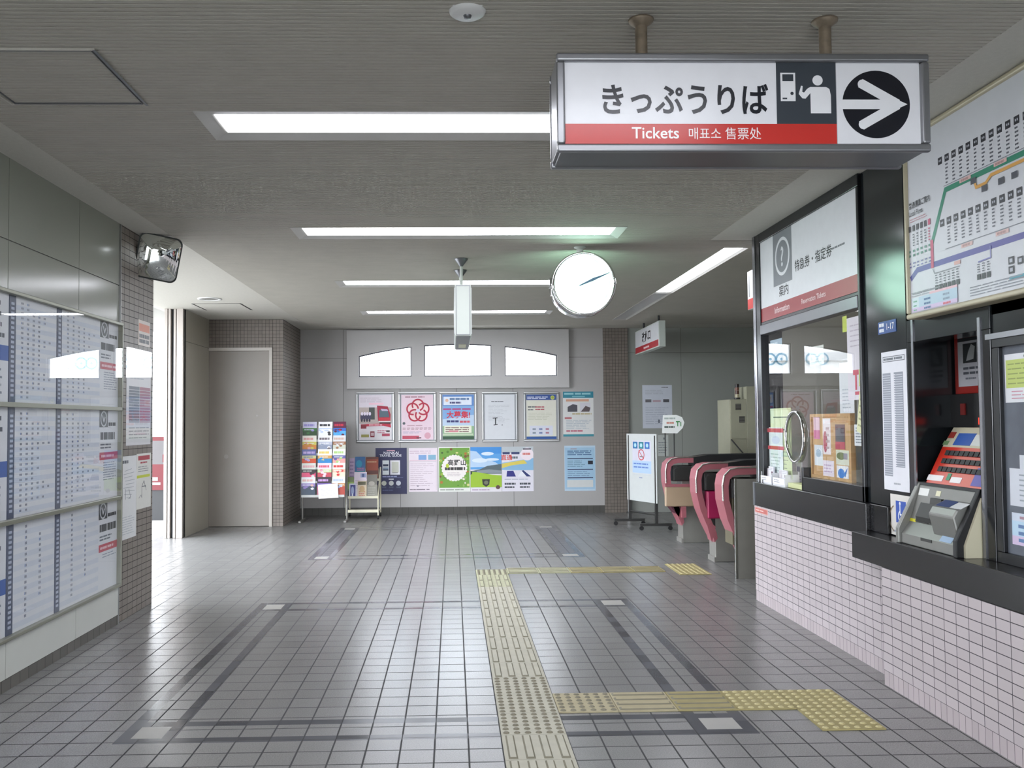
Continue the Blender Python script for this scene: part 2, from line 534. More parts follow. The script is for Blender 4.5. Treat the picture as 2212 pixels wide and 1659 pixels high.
w.box(-3.75, -3.2, 0, -1.9, -3, CZ); w.box(1.9, -3.2, 0, 6.5, -3, CZ); w.box(-1.9, -3.2, 2.4, 1.9, -3, CZ)
structure(w.build('wall_front'))
w = MB(mat('dim_platform_wall', '#8d8d88', 0.6))
w.box(6.5, -3, 0, 6.6, 13.9, CZ)
structure(w.build('wall_far_side'))
w = MB(mat('office_wall', '#a5a396', 0.7))
w.box(2.62, 7.0, 0, 6.5, 7.08, CZ); w.box(4.6, 2.2, 0, 4.7, 7.0, CZ); w.box(3.12, 2.2, 0.0, 4.6, 2.3, CZ)
w.box(3.35, 5.9, 0, 3.6, 6.2, CZ)
structure(w.build('wall_office'), 'grey-brown walls inside the ticket office')

# tiled half wall under the counters
w = MB(m_pinkT)
w.box(2.41, 5.28, 0.08, 2.6, 7.0, 0.752); w.box(2.41, 4.738, 0.08, 2.6, 5.28, 0.63); w.box(2.32, -3, 0.08, 2.6, 4.738, 0.63)
w.box(2.412, 4.738, 0, 2.6, 7.0, 0.08, m_pinkB); w.box(2.322, -3, 0, 2.6, 4.738, 0.08, m_pinkB)
w.box(2.6, -3, 0.0, 3.1, 2.2, CZ, m_black)
structure(w.build('wall_right'), 'half wall of pale pink tiles under the ticket counters')

# shutter guide, door
w = MB(mat('worn_shutter_metal', '#aaa29b', 0.45, 0.35))
for x0, x1, d in ((-3.655, -3.615, 0.0), (-3.605, -3.575, 0.0), (-3.545, -3.515, 0.02), (-3.50, -3.42, 0.0)):
    w.box(x0, 11.2 + d, 0, x1, 11.29, CZ)
w.box(-3.65, 11.25, 0, -3.42, 11.32, CZ, m_dark)
structure(w.build('trim_1', bev=0.004), 'ribbed aluminium shutter guide beside exit')
m_door = mat('grey_beige_door', '#8c847d', 0.38, var=0.05, scale=3)
w = MB(m_door); w.box(-3.42, 12.405, 0.005, -2.575, 12.44, 2.46)
d = structure(w.build('door_1', bev=0.003), 'plain grey-beige metal door')
w = MB(mat('pale_door_frame', '#b5aea6', 0.3)); w.box(-2.575, 12.37, 0, -2.535, 12.44, 2.505); w.box(-3.42, 12.37, 2.462, -2.575, 12.44, 2.505)
w.build('door_frame', d)
w = MB(mat('dull_lock', '#98908a', 0.5)); w.cyl((-2.75, 12.405, 1.55), (-2.75, 12.399, 1.55), 0.012); w.cyl((-3.18, 12.405, 0.98), (-3.18, 12.400, 0.98), 0.03)
w.build('lock_plate', d)

# ---------------------------------------------------------------- arched windows in the back wall
def arch(x): return 2.667 - 0.0755 * (x - 0.09) ** 2
WIN = [(-1.466, -0.643), (-0.442, 0.612), (0.822, 1.642)]
ZB = 2.155
b = MB(m_white)
edges = [-1.65]
for a, c in WIN: edges += [a, c]
edges.append(1.83)
for i in range(len(edges) - 1):
    a, c = edges[i], edges[i + 1]
    if i % 2 == 0:
        b.box(a, 13.72, 1.97, c, 13.86, 2.885)
    else:
        b.box(a, 13.72, 1.97, c, 13.86, ZB)
        for k in range(10):
            p, q = a + (c - a) * k / 10, a + (c - a) * (k + 1) / 10
            b.prism([(p, arch(p)), (q, arch(q)), (q, 2.885), (p, 2.885)], 'y', 13.72, 13.86)
structure(b.build('trim_2'), 'white projecting window surround')
m_wf = mat('dark_window_frame', '#4a4a52', 0.4, 0.5)
m_ringb = glass('blue_film', (0.30, 0.52, 0.66), 0.03); m_ringg = glass('grey_film', (0.6, 0.62, 0.62), 0.03)
for wi, (a, c) in enumerate(WIN):
    out = [(a, ZB), (c, ZB)] + [(c + (a - c) * k / 10, arch(c + (a - c) * k / 10)) for k in range(11)]
    cx, cz = (a + c) / 2, 2.36
    ins = [(x + (0.016 if x < cx else -0.016) * min(1, abs(x - cx) / (c - a) * 2), z + (0.016 if z < cz else -0.016)) for x, z in out]
    f = MB(m_wf)
    for k in range(len(out)):
        k2 = (k + 1) % len(out)
        f.prism([out[k], out[k2], ins[k2], ins[k]], 'y', 13.755, 13.80)
    wob = structure(f.build('window_%d' % (wi + 1)), 'arched clerestory window')
    g = MB(m_glass); g.add([(x, 13.785, z) for x, z in ins], [list(range(len(ins)))])
    g.build('pane', wob)
    r = MB(m_ringb)
    marks = {0: [c - 0.14, c - 0.32], 1: [a + 0.14, a + 0.32, c - 0.14, c - 0.32], 2: [a + 0.14, a + 0.30, a + 0.46]}[wi]
    for k, x in enumerate(marks):
        mm = m_ringb if k != 2 else m_ringg
        for q in range(20):
            t0, t1 = 2 * math.pi * q / 20, 2 * math.pi * (q + 1) / 20
            r.add([(x + rr * math.cos(t), 13.782, 2.40 + rr * math.sin(t)) for rr, t in ((0.07, t0), (0.1, t0), (0.1, t1), (0.07, t1))], [(0, 1, 2, 3)], mm)
        r.add([(x + 0.022 * math.cos(2 * math.pi * q / 12), 13.782, 2.40 + 0.022 * math.sin(2 * math.pi * q / 12)) for q in range(12)], [list(range(12))], mm)
    r.build('ring_mark', wob)

# ---------------------------------------------------------------- outside the exit
w = MB(mat('pale_pavement', '#94928f', 0.8, var=0.1, scale=2))
w.add([(-60, -60, -0.02), (60, -60, -0.02), (60, 60, -0.02), (-60, 60, -0.02)], [(0, 1, 2, 3)])
structure(w.build('ground'), 'pale pavement outside')
w = MB(mat('sky_blocker_slab', '#9a9893', 0.8)); w.box(-4.9, 2.5, 2.95, -3.77, 17, 3.12)  # unseen slab, added to keep high sky light off the exit floor
structure(w.build('roof_sky_blocker'), 'unseen slab added over the exit to block sky light')
t = thing('street_building', (-12, 30, -0.02), 'white building across the street seen through the exit', 'building')
w = MB(mat('white_render', '#e6e6e4', 0.8)); w.box(-20, 26, -0.02, -4.6, 36, 11); w.build('wall', t)
w = MB(mat('pale_grey_ledge', '#c9cacb', 0.8)); w.box(-20, 25.85, 3.2, -4.6, 26, 3.45); w.box(-20, 25.85, 6.4, -4.6, 26, 6.65); w.build('ledge', t)  # ledges a little greyer than the wall
t = thing('display_stand', (-4.55, 13.6, -0.02), 'red stand with white lettering on black base, outside the exit', 'stand')
w = MB(mat('red_panel', '#560711', 0.6)); w.box(-4.95, 13.5, 0.44, -4.15, 13.75, 0.83); w.box(-4.95, 13.5, 1.19, -4.15, 13.75, 1.25); w.box(-4.42, 13.49, 0.86, -4.15, 13.5, 0.98); w.build('red_panel', t)
w = MB(mat('grey_header', '#524e4f', 0.6)); w.box(-4.95, 13.5, 0.83, -4.15, 13.75, 1.19); w.build('header', t)
w = MB(m_blackm); w.box(-4.93, 13.52, -0.02, -4.17, 13.73, 0.44); w.build('base', t)
s = onback(-4.95, 0.44, -4.15, 0.83, 13.4985, back=False); s.r(0.3, 0.2, 0.62, 0.3, '#a09a9a'); s.r(0.34, 0.36, 0.44, 0.5, '#a09a9a'); s.r(0.47, 0.36, 0.57, 0.5, '#a09a9a'); s.build('lettering', t)

# ---------------------------------------------------------------- ceiling fittings
def light(name, x0, x1, y0, y1, lit, label, ex, ey, group='recessed ceiling lights'):
    t = thing(name, ((x0 + x1) / 2, (y0 + y1) / 2, CZ - 0.01), label, 'light', group)
    f = MB(mat('grey_light_trim', '#b5b3ae', 0.6))
    zo, zi = CZ - 0.008, CZ + 0.010
    O = [(x0, y0), (x1, y0), (x1, y1), (x0, y1)]; I = [(x0 + ex, y0 + ey), (x1 - ex, y0 + ey), (x1 - ex, y1 - ey), (x0 + ex, y1 - ey)]
    for k in range(4):
        k2 = (k + 1) % 4
        f.add([(*O[k], zo), (*O[k2], zo), (*I[k2], zi), (*I[k], zi)], [(0, 1, 2, 3)])
        f.add([(*O[k], zo), (*O[k2], zo), (*O[k2], CZ + 0.1), (*O[k], CZ + 0.1)], [(3, 2, 1, 0)])
    f.add([(*p, CZ + 0.1) for p in O], [(0, 1, 2, 3)])
    f.build('frame', t)
    d = MB(m_lamp if lit else m_lampoff)
    d.add([(*p, zi - 0.004) for p in I], [(3, 2, 1, 0)])
    d.build('diffuser', t)
    return t
nm = ['nearest', 'second', 'third', 'farthest']
light('ceiling_light', *HOLES[0], True, 'added unseen lit ceiling panel, nearer than the hanging ticket sign', 0.08, 0.085)  # out of view; continues the row, added to light the near end
for k, lab in enumerate(('long lit ceiling panel running behind the left end of the ticket sign', 'long lit ceiling panel just above the round clock', 'long lit ceiling panel partly hidden by the round clock', 'long lit ceiling panel closest to the arched windows')):
    light('ceiling_light', *HOLES[k + 1], True, lab, 0.08, 0.085)
light('ceiling_light', *HOLES[5], True, 'narrow lit ceiling strip running lengthwise beside the office window', 0.025, 0.03)
light('ceiling_light', *HOLES[7], True, 'added unseen fill panel in the ticket office, brightens the interior', 0.03, 0.03, 'ticket office ceiling light')  # unseen panel added to brighten the office behind the glass
light('ceiling_light', *HOLES[6], False, 'narrow unlit ceiling strip above the ticket gates', 0.025, 0.03)

t = thing('ceiling_speaker', (0.062, 3.1, CZ - 0.02), 'small round white disc fitting on the ribbed ceiling', 'speaker')
w = MB(m_dwhite); w.lathe([(0.0, -0.016), (0.052, -0.014), (0.064, -0.006), (0.068, 0.004)], (0.062, 3.1, CZ - 0.004), (0, 0, 1), 28); w.build('cover', t)
w = MB(m_alud); w.lathe([(0.0, -0.024), (0.012, -0.022), (0.016, -0.012)], (0.062, 3.1, CZ - 0.006), (0, 0, 1), 16); w.build('sensor', t)
t = thing('access_hatch', (-1.7, 3.72, CZ - 0.01), 'ribbed ceiling access hatch with thin metal edge', 'hatch')
w = MB(m_plas); w.frame(-2.01, -1.395, 3.42, 4.02, 0.006, CZ - 0.012, CZ - 0.003, axis='z'); w.build('frame', t)
w = MB(m_alud); w.box(-1.402, 3.42, CZ - 0.013, -1.39, 4.02, CZ - 0.0115); w.frame(-1.99, -1.41, 3.43, 4.008, 0.003, CZ - 0.0115, CZ - 0.004, axis='z'); w.build('panel_edge', t)
t = thing('access_hatch', (-2.88, 11.05, CZ - 0.01), 'ceiling access hatch with dark slots by the exit', 'hatch')
w = MB(m_dark); w.box(-3.18, 10.74, CZ - 0.0065, -3.165, 11.36, CZ - 0.004); w.box(-2.6, 10.74, CZ - 0.0065, -2.58, 11.36, CZ - 0.004); w.box(-3.18, 10.735, CZ - 0.0065, -2.58, 10.745, CZ - 0.004); w.build('frame', t)
for x, y, lab in ((-2.80, 8.5, 'round ceiling downlight right beside the convex mirror'), (-2.845, 10.33, 'round ceiling downlight in front of the slotted hatch')):
    t = thing('downlight', (x, y, CZ - 0.01), lab, 'light', 'round downlights by the exit')
    w = MB(m_dwhite); w.lathe([(0.14, 0.003), (0.138, -0.006), (0.11, -0.008), (0.1, 0.0)], (x, y, CZ - 0.006), (0, 0, 1), 28); w.build('rim', t)
    w = MB(mat('downlight_reflector', '#b9b9b4', 0.2, 0.6)); w.lathe([(0.1, -0.001), (0.05, 0.0), (0.0, 0.0)], (x, y, CZ - 0.006), (0, 0, 1), 24); w.build('reflector', t)

# ---------------------------------------------------------------- hanging signs
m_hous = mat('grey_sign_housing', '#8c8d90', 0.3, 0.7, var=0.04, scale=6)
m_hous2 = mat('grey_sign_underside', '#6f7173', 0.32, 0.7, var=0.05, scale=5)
X0, X1, Z0, Z1 = 0.378, 1.706, 2.385, 2.732
t = thing('ticket_sign', ((X0 + X1) / 2, 3.16, Z0), 'big white and red hanging ticket sign with a right-pointing arrow', 'sign')
w = MB(m_hous)
w.box(X0, 3.07, Z0 + 0.012, X1, 3.25, Z1, m_hous)
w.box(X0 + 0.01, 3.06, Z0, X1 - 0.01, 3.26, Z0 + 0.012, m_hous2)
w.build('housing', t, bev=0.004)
for y0, y1 in ((3.045, 3.07), (3.25, 3.275)):
    w = MB(m_hous); w.frame(X0 - 0.004, X1 + 0.004, Z0 - 0.004, Z1 + 0.004, 0.03, y0, y1); w.build('rim', t, bev=0.008, seg=3)
s = onback(X0 + 0.026, Z0 + 0.026, X1 - 0.026, Z1 - 0.026, 3.064, base='#e3e4e8', t=0.002, rough=0.25)
W, H = s.w, s.h
s.r(0, 0, 0.7628, 0.252, '#c2352f'); s.r(0.594, 0.252, 0.7628, 1, '#3b4148')
s.t('きっぷうりば', 0.338, 0.40, 0.118, '#1d2027', 0.022, sx=0.86)
s.t('Tickets', 0.252, 0.075, 0.058, '#f3f0f0', 0.012); s.t('매표소 售票处', 0.447, 0.075, 0.046, '#f0e6e6', 0.002, sx=0.95)
wt = '#e6e7ea'
s.r(0.606, 0.53, 0.648, 0.878, wt, 2); s.r(0.6115, 0.775, 0.6425, 0.86, '#3b4148', 3); s.c(0.638, 0.625, 0.006, '#3b4148', 3); s.r(0.611, 0.553, 0.624, 0.572, '#3b4148', 3)
s.c(0.711, 0.786, 0.0185, wt, 2)
body = [(0.690, 0.382), (0.690, 0.63), (0.676, 0.562), (0.667, 0.566), (0.657, 0.618), (0.658, 0.635), (0.664, 0.72), (0.6685, 0.715), (0.667, 0.645), (0.672, 0.635), (0.681, 0.682), (0.69, 0.705), (0.735, 0.705), (0.744, 0.68), (0.7478, 0.60), (0.7478, 0.382)]
s.poly(body, wt, 2)
cx, cy, R = 0.8755, 0.492, 0.1225
s.c(cx, cy, R, '#181a22', 2, 48)
def bar(p, q, wd, l=3):
    s.line([(p[0], p[1]), (q[0], q[1])], wd, wt, l); s.c(p[0], p[1], wd / 2, wt, l, 20)
bar((cx - 0.0915, cy), (cx + 0.045, cy), 0.0345)
s.r(cx - R / W, cy - 0.0173 / H, cx - 0.05, cy + 0.0173 / H, wt, 3)
bar((cx - 0.038, cy + 0.247), (cx + 0.055, cy + 0.018), 0.034, 4); bar((cx - 0.038, cy - 0.247), (cx + 0.055, cy - 0.018), 0.034, 5)
s.poly([(cx + 0.03, cy + 0.115), (cx + 0.0885, cy), (cx + 0.03, cy - 0.115), (cx + 0.0, cy)], wt, 6)
s.r(0.7628, 0, 0.7642, 1, '#b9bbbf', 2)
s.build('face_panel', t)
for x in (0.702, 1.385):
    w = MB(m_rust); w.cyl((x, 3.16, Z1), (x, 3.16, CZ - 0.004), 0.022, n=20)
    p = w.build('hanger_pipe', t)
    w = MB(m_rust); w.lathe([(0.022, -0.03), (0.026, -0.026), (0.045, -0.012), (0.047, -0.004), (0.0, -0.003)], (x, 3.16, CZ), (0, 0, 1), 24); w.build('flange', p)

m_paleh = mat('pale_sign_housing', '#c9cfc8', 0.35, var=0.02)
t = thing('hanging_sign', (0.094, 8.2, 2.17), 'narrow white hanging sign box seen edge-on in front of the arched windows', 'sign')
w = MB(m_paleh); w.box(0.024, 7.55, 2.178, 0.164, 8.95, 2.625); w.build('housing', t, bev=0.004)
w = MB(m_alud); w.frame(0.032, 0.156, 2.186, 2.617, 0.006, 7.546, 7.55); w.build('end_trim', t)
w = MB(mat('white_sign_face', '#d3d5d6', 0.3)); w.box(0.018, 7.58, 2.2, 0.024, 8.92, 2.6); w.box(0.164, 7.58, 2.2, 0.17, 8.92, 2.6); w.build('face_panel', t)
w = MB(mat('sign_underside', '#85858a', 0.4)); w.box(0.034, 7.56, 2.172, 0.154, 8.94, 2.178); u = w.build('bottom_plate', t)
w = MB(mat('pale_vent_cover', '#d8d8b8', 0.4)); w.box(0.06, 8.3, 2.168, 0.13, 8.65, 2.172); w.build('vent_cover', u)
for y in (7.86, 8.46):
    w = MB(m_paleh); w.cyl((0.084, y, 2.625), (0.084, y, CZ - 0.004), 0.013); p = w.build('hanger_rod', t)
    w = MB(m_alud); w.lathe([(0.013, -0.075), (0.06, -0.012), (0.062, -0.004), (0.0, -0.003)], (0.084, y, CZ), (0, 0, 1), 20); w.build('flange', p)

t = thing('platform_sign', (2.84, 12.8, 2.45), 'white hanging sign with red lower band above the ticket gates', 'sign', None)
w = MB(m_paleh); w.box(2.84, 11.95, 2.455, 2.93, 13.52, 2.815); w.build('housing', t, bev=0.004)
s = Sheet((2.84, 13.5, 2.47), -YP, ZP, 1.52, 0.33, '#d8d9dc', 0.003)
s.r(0, 0, 1, 0.27, '#b32a33'); s.r(0.38, 0.09, 0.62, 0.17, '#e8c9c9'); s.t('改札口', 0.5, 0.45, 0.15, '#23252b', 0.03, sx=1.3)
s.build('face_panel', t)
for y in (12.15, 13.1):
    w = MB(m_dark); w.cyl((2.885, y, 2.815), (2.885, y, CZ - 0.004), 0.014); w.build('hanger_rod', t)
t = thing('projecting_sign', (2.62, 7.3, 2.39), 'small white and red hanging sign mostly hidden behind the black office frame', 'sign')
w = MB(m_paleh); w.box(2.6, 7.12, 2.396, 2.66, 7.62, 2.735); w.build('housing', t, bev=0.003)
s = Sheet((2.6, 7.61, 2.40), -YP, ZP, 0.48, 0.33, '#eceef0', 0.003); s.r(0, 0, 1, 0.27, '#d23a33'); s.r(0.06, 0.32, 0.12, 0.9, '#8d9193'); s.build('face_panel', t)
w = MB(m_dark); w.cyl((2.63, 7.5, 2.735), (2.63, 7.5, CZ - 0.004), 0.01); w.build('hanger_rod', t)

# ---------------------------------------------------------------- clock
c = Vector((1.098, 7.34, 2.578)); R = 0.268
t = thing('station_clock', c - Vector((0, 0, R)), 'round glowing double-sided clock hanging from the ceiling', 'clock')
w = MB(m_chrome); w.lathe([(R - 0.022, -0.11), (R - 0.008, -0.118), (R, -0.105), (R, 0.105), (R - 0.008, 0.118), (R - 0.022, 0.11)], c, (0, 1, 0), 64)
w.box(c.x - R - 0.012, 7.30, c.z - 0.02, c.x - R + 0.01, 7.38, c.z + 0.06); w.build('case', t)
m_face = mat('lit_clock_face', '#ffffff', 0.4, var=0, emit='#c0ffe2', estr=5.0)
for sgn in (-1, 1):
    w = MB(m_face); w.lathe([(0.0, 0.108 * sgn), (R - 0.02, 0.108 * sgn)], c, (0, 1, 0), 64); f = w.build('dial', t)
    if sgn > 0: continue
    fy = c.y - 0.109
    w = MB(mat('pale_hour_mark', '#9fc7c0', 0.5, emit='#b8d8d2', estr=0.85))
    for k in range(12):
        a = math.radians(90 - 30 * k); d = Vector((math.cos(a), 0, math.sin(a))); n = Vector((-d.z, 0, d.x))
        q = c.copy(); q.y = fy
        w.add([q + d * r + n * s_ for r, s_ in ((R - 0.062, -0.02), (R - 0.047, -0.02), (R - 0.047, 0.02), (R - 0.062, 0.02))], [(0, 1, 2, 3)])
        w.build('hour_mark', f); w = MB(w.mats[0])
    w.add([(c.x + 0.012 * math.cos(a * 0.63), fy, c.z - 0.165 + 0.012 * math.sin(a * 0.63)) for a in range(10)], [list(range(10))])
    w.build('maker_mark', f)
    m_hand = mat('steel_blue_hand', '#3a5568', 0.5)
    for nm_, ln, wd, yy, ang in (('hour_hand', 0.17, 0.013, fy - 0.003, 24.0), ('minute_hand', 0.235, 0.009, fy - 0.006, 23.0)):
        a = math.radians(ang); d = Vector((math.cos(a), 0, math.sin(a))); n = Vector((-d.z, 0, d.x)); q = Vector((c.x, yy, c.z))
        o0 = -0.045
        w = MB(m_hand); P = [q + d * o0 - n * wd * 0.4, q + d * ln * 0.55 - n * wd, q + d * ln - n * 0.003, q + d * ln + n * 0.003, q + d * ln * 0.55 + n * wd, q + d * o0 + n * wd * 0.4]
        B = [p + Vector((0, 0.002, 0)) for p in P]
        w.add(P + B, [(0, 1, 2, 3, 4, 5), (11, 10, 9, 8, 7, 6)] + [(k, (k + 6), (k + 1) % 6 + 6, (k + 1) % 6) for k in range(6)]); w.build(nm_, f)
w = MB(m_paleh); w.cyl((c.x - 0.015, c.y, c.z + R - 0.005), (c.x - 0.015, c.y, CZ - 0.004), 0.028, n=20); p = w.build('hanger_pipe', t)
w = MB(m_paleh); w.lathe([(0.028, -0.02), (0.05, -0.012), (0.052, -0.004), (0, -0.003)], (c.x - 0.015, c.y, CZ), (0, 0, 1), 24); w.build('flange', p)

# ---------------------------------------------------------------- convex mirror on the pillar
mc = Vector((-2.29, 6.86, 2.735))
t = thing('convex_mirror', (-2.43, 7.0, 2.6), 'square convex mirror with rounded corners high on the brick pillar', 'mirror')
fwd = Vector((0.32, -0.86, -0.25)).normalized(); rgt = Vector((0, 0, 1)).cross(fwd).normalized(); rgt = -rgt if rgt.x < 0 else rgt; up = rgt.cross(fwd); up = -up if up.z < 0 else up
tilt = math.radians(-9); rgt, up = rgt * math.cos(tilt) + up * math.sin(tilt), up * math.cos(tilt) - rgt * math.sin(tilt)
hw, hh, rad = 0.155, 0.17, 0.05
def rr(s_, q):
    pts = []
    for k, (sx, sy) in enumerate(((1, 1), (-1, 1), (-1, -1), (1, -1))):
        for j in range(6):
            a = math.radians(90 * k + 18 * j)
            pts.append((sx * (hw - rad) + rad * math.cos(a), sy * (hh - rad) + rad * math.sin(a)))
    return [mc + rgt * (x * s_) + up * (y * s_) + fwd * q for x, y in pts]
def dome(s_):
    q = []
    for p in rr(s_, 0.0):
        q.append(p + fwd * (0.07 - (p - mc).length_squared / 0.85))
    return q
w = MB(mat('mirror_silver', '#eef2ee', 0.02, 1.0, var=0)); rings = [dome(1 - 0.125 * k) for k in range(8)] + [[mc + fwd * 0.07]]
for k in range(7):
    w.add(rings[k] + rings[k + 1], [(i, (i + 1) % 24, 24 + (i + 1) % 24, 24 + i) for i in range(24)], None, True)
w.add(rings[7] + rings[8], [(i, (i + 1) % 24, 24) for i in range(24)], None, True); w.build('mirror_face', t)
w = MB(mat('mirror_backing', '#3b3f3e', 0.4)); A, B = [p + (p - mc - fwd * (p - mc).dot(fwd)) * 0.04 for p in dome(1.0)], rr(1.0, -0.03)
w.add(A + B, [(i, (i + 1) % 24, 24 + (i + 1) % 24, 24 + i) for i in range(24)], None, True); w.add(B, [list(range(24))]); C2 = [p + fwd * 0.002 for p in dome(0.98)]; w.add(A + C2, [(i, (i + 1) % 24, 24 + (i + 1) % 24, 24 + i) for i in range(24)]); w.build('rim', t)
w = MB(m_dark); w.cyl(mc - fwd * 0.03, (-2.43, 7.0, 2.74), 0.012); w.cyl((-2.43, 7.0, 2.74), (-2.42, 7.0, 2.74), 0.035); w.build('bracket', t)

# ---------------------------------------------------------------- timetable board on the left wall
XB = -2.43
t = thing('timetable_board', (XB, 5.1, 0.28), 'large glazed timetable board with three rows of sheets on left wall', 'board')
m_olive = mat('olive_grey_frame', '#8a8a7c', 0.35, 0.5)
w = MB(m_olive)
Y0, Y1 = 2.98, 6.435
for z0, z1 in ((0.272, 0.292), (0.895, 0.922), (1.533, 1.56), (2.152, 2.172)): w.box(XB, Y0, z0, XB + 0.037, Y1, z1)
w.box(XB, Y1 - 0.018, 0.292, XB + 0.037, Y1, 2.152); w.box(XB, Y0, 0.292, XB + 0.03, Y0 + 0.02, 2.152)
w.build('frame', t, bev=0.003)
w = MB(m_alu); w.box(XB + 0.001, Y1, 0.0, XB + 0.014, Y1 + 0.008, 2.9); w.build('edge_strip', t)
w = MB(m_sheet); w.add([(XB + 0.009, Y0, 0.285), (XB + 0.035, Y1 - 0.01, 0.285), (XB + 0.035, Y1 - 0.01, 2.16), (XB + 0.009, Y0, 2.16)], [(0, 1, 2, 3)]); w.build('cover_glass', t)
rows = [(0.292, 0.895), (0.922, 1.533), (1.56, 2.152)]
random.seed(3)
def icon(s, u, v, hm):
    s.r(u - 0.075 / s.w, v - hm, u + 0.075 / s.w, v + hm, '#43474d', 2)
    s.ring(u, v, 0.045, 0.056, '#c9cdd2', 3, 24); s.line([(u - 0.022 / s.w, v + 0.022 / s.h), (u, v - 0.02 / s.h), (u + 0.02 / s.w, v + 0.012 / s.h)], 0.012, '#c9cdd2', 4)
for ri, (z0, z1) in enumerate(rows):
    for pi, (y0, y1, side) in enumerate(((5.50, 6.417, 1), (4.925, 5.425, 0), (3.0, 4.845, 2))):
        s = onleft(y0, z0, y1, z1, XB, base='#d8dbe0', t=0.004)
        hd = 0.32 / s.w if side == 1 else 0
        e = 1 - hd
        nrow = 20 if ri else 18
        if side < 2:
            for k in range(nrow):
                v0 = 0.03 + 0.94 * k / nrow; v1 = 0.03 + 0.94 * (k + 1) / nrow
                if k % 2 == 0: s.r(0, v0, e - 0.01, v1, '#c9d0dc' if ri else '#ccd2dc')
                if ri == 0:
                    nc = [0.28, 0.62]
                    cnt = 2 if 3 < k < 16 else (1 if k else 0)
                else:
                    nc = [0.14 + 0.135 * q for q in range(7)]
                    cnt = random.choice([3, 4, 4, 4, 4, 5, 5, 6]) if 1 < k < nrow - 2 else 2
                for q in range(min(cnt, len(nc))):
                    u = nc[q] * e
                    s.r(u - 0.011 / s.w, v0 + 0.014, u - 0.002 / s.w, v1 - 0.013, '#6d7484' if (q + k) % 5 else '#7088ba', 2)
                    s.r(u + 0.002 / s.w, v0 + 0.014, u + 0.011 / s.w, v1 - 0.013, '#6d7484', 2)
        if side == 1:
            icon(s, 1 - 0.255 / s.w, 0.905, 0.095)
            s.lines(1 - 0.17 / s.w, 0.82, 0.99, 0.87, 1, '#2c3038', 0.8)
            s.lines(1 - 0.31 / s.w, 0.64, 0.985, 0.78, 1, '#2c3038', 0.6, short=0.2); s.lines(1 - 0.31 / s.w, 0.56, 0.9, 0.63, 2, '#5d6470', 0.5)
            s.r(1 - 0.325 / s.w, 0.44, 1, 0.525, '#b9344a', 2); s.lines(1 - 0.3 / s.w, 0.46, 0.98, 0.505, 1, '#e2b4bd', 0.6, l=3)
            s.lines(1 - 0.26 / s.w, 0.2 if ri else 0.36, 0.98, 0.42, 8 if ri else 2, '#8a93a3', 0.35)
        if side == 2:
            s.lines(0.0, 0.05, 0.84, 0.95, 16, '#c3cbd8', 0.5)
            s.r(0.85, 0.38, 1, 0.52, '#2f5aa8', 2); s.lines(0.87, 0.56, 0.98, 0.95, 4, '#4b515c', 0.4); s.lines(0.87, 0.05, 0.98, 0.33, 4, '#7b838f', 0.3)
        s.build('timetable_sheet', t)
    for y0, y1 in ((5.43, 5.495), (4.85, 4.92)):
        s = onleft(y0, z0, y1, z1, XB, base='#4c556c', t=0.006)
        for k in range(20): s.r(0.25, 0.055 + 0.045 * k, 0.75, 0.08 + 0.045 * k, '#a9b2c6')
        s.build('hour_strip', t)
w = MB(mat('pale_lower_panel', '#c2c3bc', 0.3, var=0.02))
panels(w, 'y', -3, 6.43, [5.72, 4.84, 3.93, 3.02], [0.068, 0.27], XB + 0.012, -0.35, w.d)
structure(w.build('trim_3'), 'pale lower wall panels under the timetable')

# ---------------------------------------------------------------- notices on the brick pillar
XPp = -2.4298
s = onleft(6.83, 2.05, 7.09, 2.25, XPp, base='#c9bdb4'); s.r(0.06, 0.56, 0.95, 0.86, '#c9714f'); s.lines(0.08, 0.08, 0.95, 0.48, 2, '#3a3a40', 0.75, short=0.05)
tag(s.build('notice'), 'small notice with an orange band, topmost paper on the brick pillar', 'notice')
s = onleft(6.59, 1.277, 7.115, 2.0, XPp, base='#e4e3e6'); s.r(0.1, 0.24, 0.52, 0.62, '#6f7683'); s.r(0.53, 0.24, 0.98, 0.62, '#a86a80')
for k in range(12): s.r(0.1, 0.25 + 0.03 * k, 0.98, 0.256 + 0.03 * k, '#d5d5dc', 2)
s.lines(0.1, 0.06, 0.95, 0.2, 4, '#8d9098', 0.3); s.lines(0.12, 0.68, 0.9, 0.95, 5, '#c6c8cf', 0.3)
nt_ = tag(s.build('notice'), 'laminated sheet with grey and mauve tables on the brick pillar', 'notice')
w = MB(m_sheet); w.add([(XPp + 0.004, 6.575, 1.262), (XPp + 0.004, 7.13, 1.262), (XPp + 0.004, 7.13, 2.015), (XPp + 0.004, 6.575, 2.015)], [(0, 1, 2, 3)]); w.build('plastic_sleeve', nt_)
s = onleft(6.49, 0.585, 6.808, 1.2, XPp, base='#dbdcdc'); s.lines(0.1, 0.9, 0.5, 0.96, 1, '#555a62', 0.6)
for k in range(9): s.line([(0.1 + random.random() * 0.3, 0.5 + 0.04 * k), (0.6 + random.random() * 0.3, 0.48 + 0.045 * k)], 0.004, '#9da3a8')
s.line([(0.3, 0.6), (0.3, 0.48)], 0.006, '#5d646c'); s.line([(0.5, 0.6), (0.62, 0.5), (0.5, 0.48)], 0.006, '#5d646c'); s.lines(0.1, 0.05, 0.9, 0.28, 8, '#b3b8bd', 0.3)
tag(s.build('map_sheet'), 'tall pale map sheet, left of the two lower papers on the pillar', 'map')
